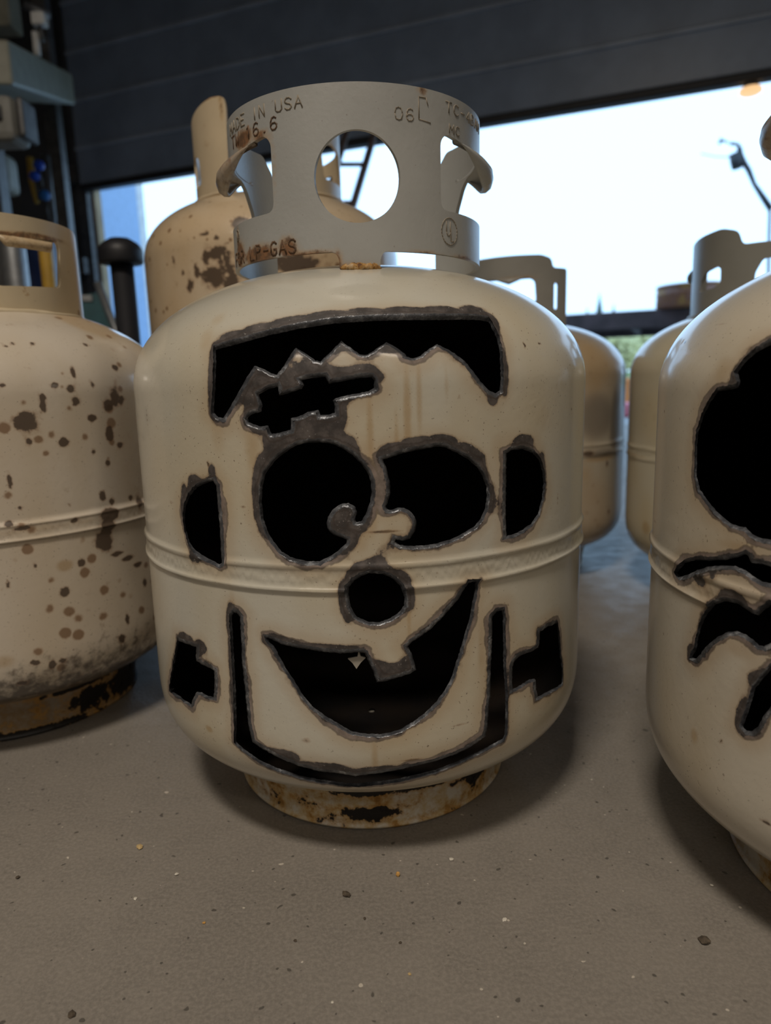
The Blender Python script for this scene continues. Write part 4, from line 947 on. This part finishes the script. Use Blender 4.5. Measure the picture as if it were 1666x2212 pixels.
# leaning ladder seen through the round collar hole
D = 3.2
t = thing('leaning_ladder', 'brown wooden ladder leaning outside, seen through the round collar hole', 'ladder', tuple(wloc(at(735, 900, D))))
b0 = Vector(t.location); Q = lambda u, v, dd: Vector(at(u, v, dd)) - b0
M_LAD = simple('weathered_wood', (.17, .12, .10), .7)
def leg(u0, v0, u1, v1, D0, D1):
    a, b = Q(u0, v0, D0), Q(u1, v1, D1); k = (-a.z) / (b.z - a.z); return a, a + (b - a) * k
ra = leg(806, 300, 764, 440, D + .25, D); rb = leg(745, 300, 703, 440, D + .25, D)
for a, b in (ra, rb): tube_obj('rail', [a + (a - b).normalized() * .12, b], .016, M_LAD, t, 8)
for k in np.linspace(.10, .95, 7):
    tube_obj('rung', [ra[0].lerp(ra[1], k), rb[0].lerp(rb[1], k)], .010, M_LAD, t, 8)

# trees on the horizon
def conifer(u, vtop, D, r, label):
    b = wloc(at(u, 700, D)); zt = at(u, vtop, D)[2]
    t = thing('conifer', label, 'tree', tuple(b), 0, 'far trees on the horizon')
    tube_obj('trunk', [(0, 0, 0), (0, 0, zt * .9)], [.16, .03], M_BARK, t, 8)
    V, F = [], []; n = 11; lay = 9
    for k in range(lay):
        z0 = zt * (.08 + .82 * k / lay); z1 = min(zt, z0 + zt * .22); rr = r * (1 - k / lay) + .15
        nb = len(V); V.append((0, 0, z1))
        for j in range(n * 2):
            a = math.pi * j / n; q_ = rr * (1 if j % 2 else .62) * random.uniform(.8, 1.15); V.append((q_ * math.cos(a), q_ * math.sin(a), z0 - (.05 * zt if j % 2 else 0)))
        F += [(nb, nb + 1 + j, nb + 1 + (j + 1) % (2 * n)) for j in range(2 * n)]
    mesh_obj('foliage', V, F, M_SPRUCE, t, False)
conifer(1294, 632, 48, .62, 'taller pointed spruce on the horizon between the cylinders')
conifer(1325, 656, 50.5, .66, 'shorter spruce just right of the tall one on the horizon')
conifer(1268, 664, 55, .7, 'small faint spruce left of the tall one on the horizon')
def bush(u, vtop, D, r, label, seed):
    random.seed(seed)
    b = wloc(at(u, 750, D)); zt = max(at(u, vtop, D)[2], .3)
    t = thing('roadside_bush', label, 'bush', (b.x, b.y, -.03), 0, 'yellow-green bushes behind the apron')
    tube_obj('stem', [(0, 0, 0), (0, 0, zt * .6)], .03, M_BARK, t, 6)
    V, F = [], []
    for i in range(900):
        a, el = random.uniform(0, 2 * math.pi), math.acos(random.uniform(-.2, 1)); q_ = random.uniform(.55, 1.0)
        c_ = Vector((r * q_ * math.sin(el) * math.cos(a), r * q_ * math.sin(el) * math.sin(a), zt * .45 + zt * .55 * q_ * math.cos(el)))
        d1 = Vector((random.gauss(0, 1), random.gauss(0, 1), random.gauss(0, 1))).normalized(); d2 = d1.orthogonal().normalized(); s_ = random.uniform(.06, .12)
        nb = len(V); V += [c_ - d1 * s_, c_ + d2 * s_ * .5, c_ + d1 * s_, c_ - d2 * s_ * .5]; F.append((nb, nb + 1, nb + 2, nb + 3))
    mesh_obj('foliage', V, F, M_BUSH, t, False)
for i, (u, r_, lb) in enumerate([(1275, .75, 'yellow-green bush below the trailer rail, nearest the middle cylinder'), (1352, .78, 'yellow-green bush below the trailer rail, in the gap between cylinders'), (1440, .85, 'yellow-green bush below the trailer rail, nearest the right cylinder')]):
    bush(u, 700, (10.2, 12.0, 13.8)[i], r_, lb, i)
# bits of colour in the gap between the two rear cylinders
o = box_obj('fuel_can', (-.13, -.08, 0), (.13, .08, .24), M_ORANGE, None, .02); o.location = wloc(at(1357, 800, 5.6)) + Vector((0, 0, -.012)); o.rotation_euler = (0, 0, .3)
tag(o, 'orange can outside in the gap between the rear cylinders', 'can')
o = box_obj('cooler_box', (-.15, -.1, 0), (.15, .1, .09), simple('pink_plastic', (.65, .18, .22), .5), None, .02); o.location = wloc(at(1357, 830, 4.9)) + Vector((0, 0, -.012)); o.rotation_euler = (0, 0, .3)
tag(o, 'pink-red box outside in front of the orange can', 'box')

# ------------------------------------------------------------------ crumbs on the floor
M_CHIP = {'tan': simple('tan_chip', (.50, .36, .17), .8, scale=300), 'white': simple('pale_chip', (.62, .58, .50), .7, scale=300), 'dark': simple('dark_crumb', (.085, .065, .045), .9, var=.4, scale=300), 'rust': simple('rust_flake', (.55, .30, .08), .8, scale=300)}
CH = [(302, 1832, 8, 'tan', 'tan wood chip on the floor left of the carved cylinder'), (382, 1890, 5, 'white', 'pale pebble right of the tan chip on the left floor'), (293, 1942, 5, 'white', 'white crumb lowest on the left floor'), (860, 1895, 8, 'rust', 'upright orange rust flake on the floor below the carved cylinder'), (975, 1858, 6, 'white', 'white chip in the shadow edge below the carved cylinder'), (748, 1935, 10, 'dark', 'dark crumbly clump on the floor below the carved cylinder'), (1090, 1987, 6, 'white', 'pale chip on the right foreground floor'), (1522, 2035, 13, 'dark', 'dry brown leaf scrap on the floor at lower right'), (38, 1897, 5, 'dark', 'dark grain at the far left floor edge'), (155, 2195, 9, 'dark', 'dark clod at the bottom left of the floor'), (441, 1995, 4, 'rust', 'tiny reddish grain on the left floor'), (1538, 1914, 4, 'white', 'thin pale sliver near the right cylinder foot'), (865, 2037, 4, 'dark', 'small dark grain on the middle foreground floor'), (718, 2166, 3.5, 'white', 'tiny white grain near the bottom of the floor'), (638, 2033, 4, 'dark', 'small dark grain left of middle on the floor'), (885, 2105, 4, 'tan', 'tiny tan splinter low on the floor'), (788, 1985, 4, 'dark', 'small dark grain under the dark clump')]
for i, (u, v, rp, kd, lb) in enumerate(CH):
    random.seed(100 + i); c_ = onfloor(u, v); s_ = rp * math.hypot(*(c_ - EYE)) / FPX if False else rp * float(np.linalg.norm(c_ - EYE)) / FPX
    bm = bmesh.new(); bmesh.ops.create_icosphere(bm, subdivisions=1, radius=1)
    for vv in bm.verts: vv.co = Vector((vv.co.x * random.uniform(.6, 1.2), vv.co.y * random.uniform(.5, 1.0), (vv.co.z * random.uniform(.5, 1) + .8) * .42)) * s_
    zm = min(vv.co.z for vv in bm.verts)
    for vv in bm.verts: vv.co.z -= zm
    if kd == 'rust' and rp > 6:
        for vv in bm.verts: vv.co = Vector((vv.co.x * .55, vv.co.y * .5 + vv.co.z * .8, vv.co.z * 1.9))
    o = bm_obj('floor_crumb', bm, M_CHIP[kd]); o.location = c_; o.rotation_euler = (0, 0, random.uniform(0, 6))
    if kd == 'rust': o.rotation_euler = (0, 0, 0)
    tag(o, lb, 'debris', 'crumbs on the concrete floor')
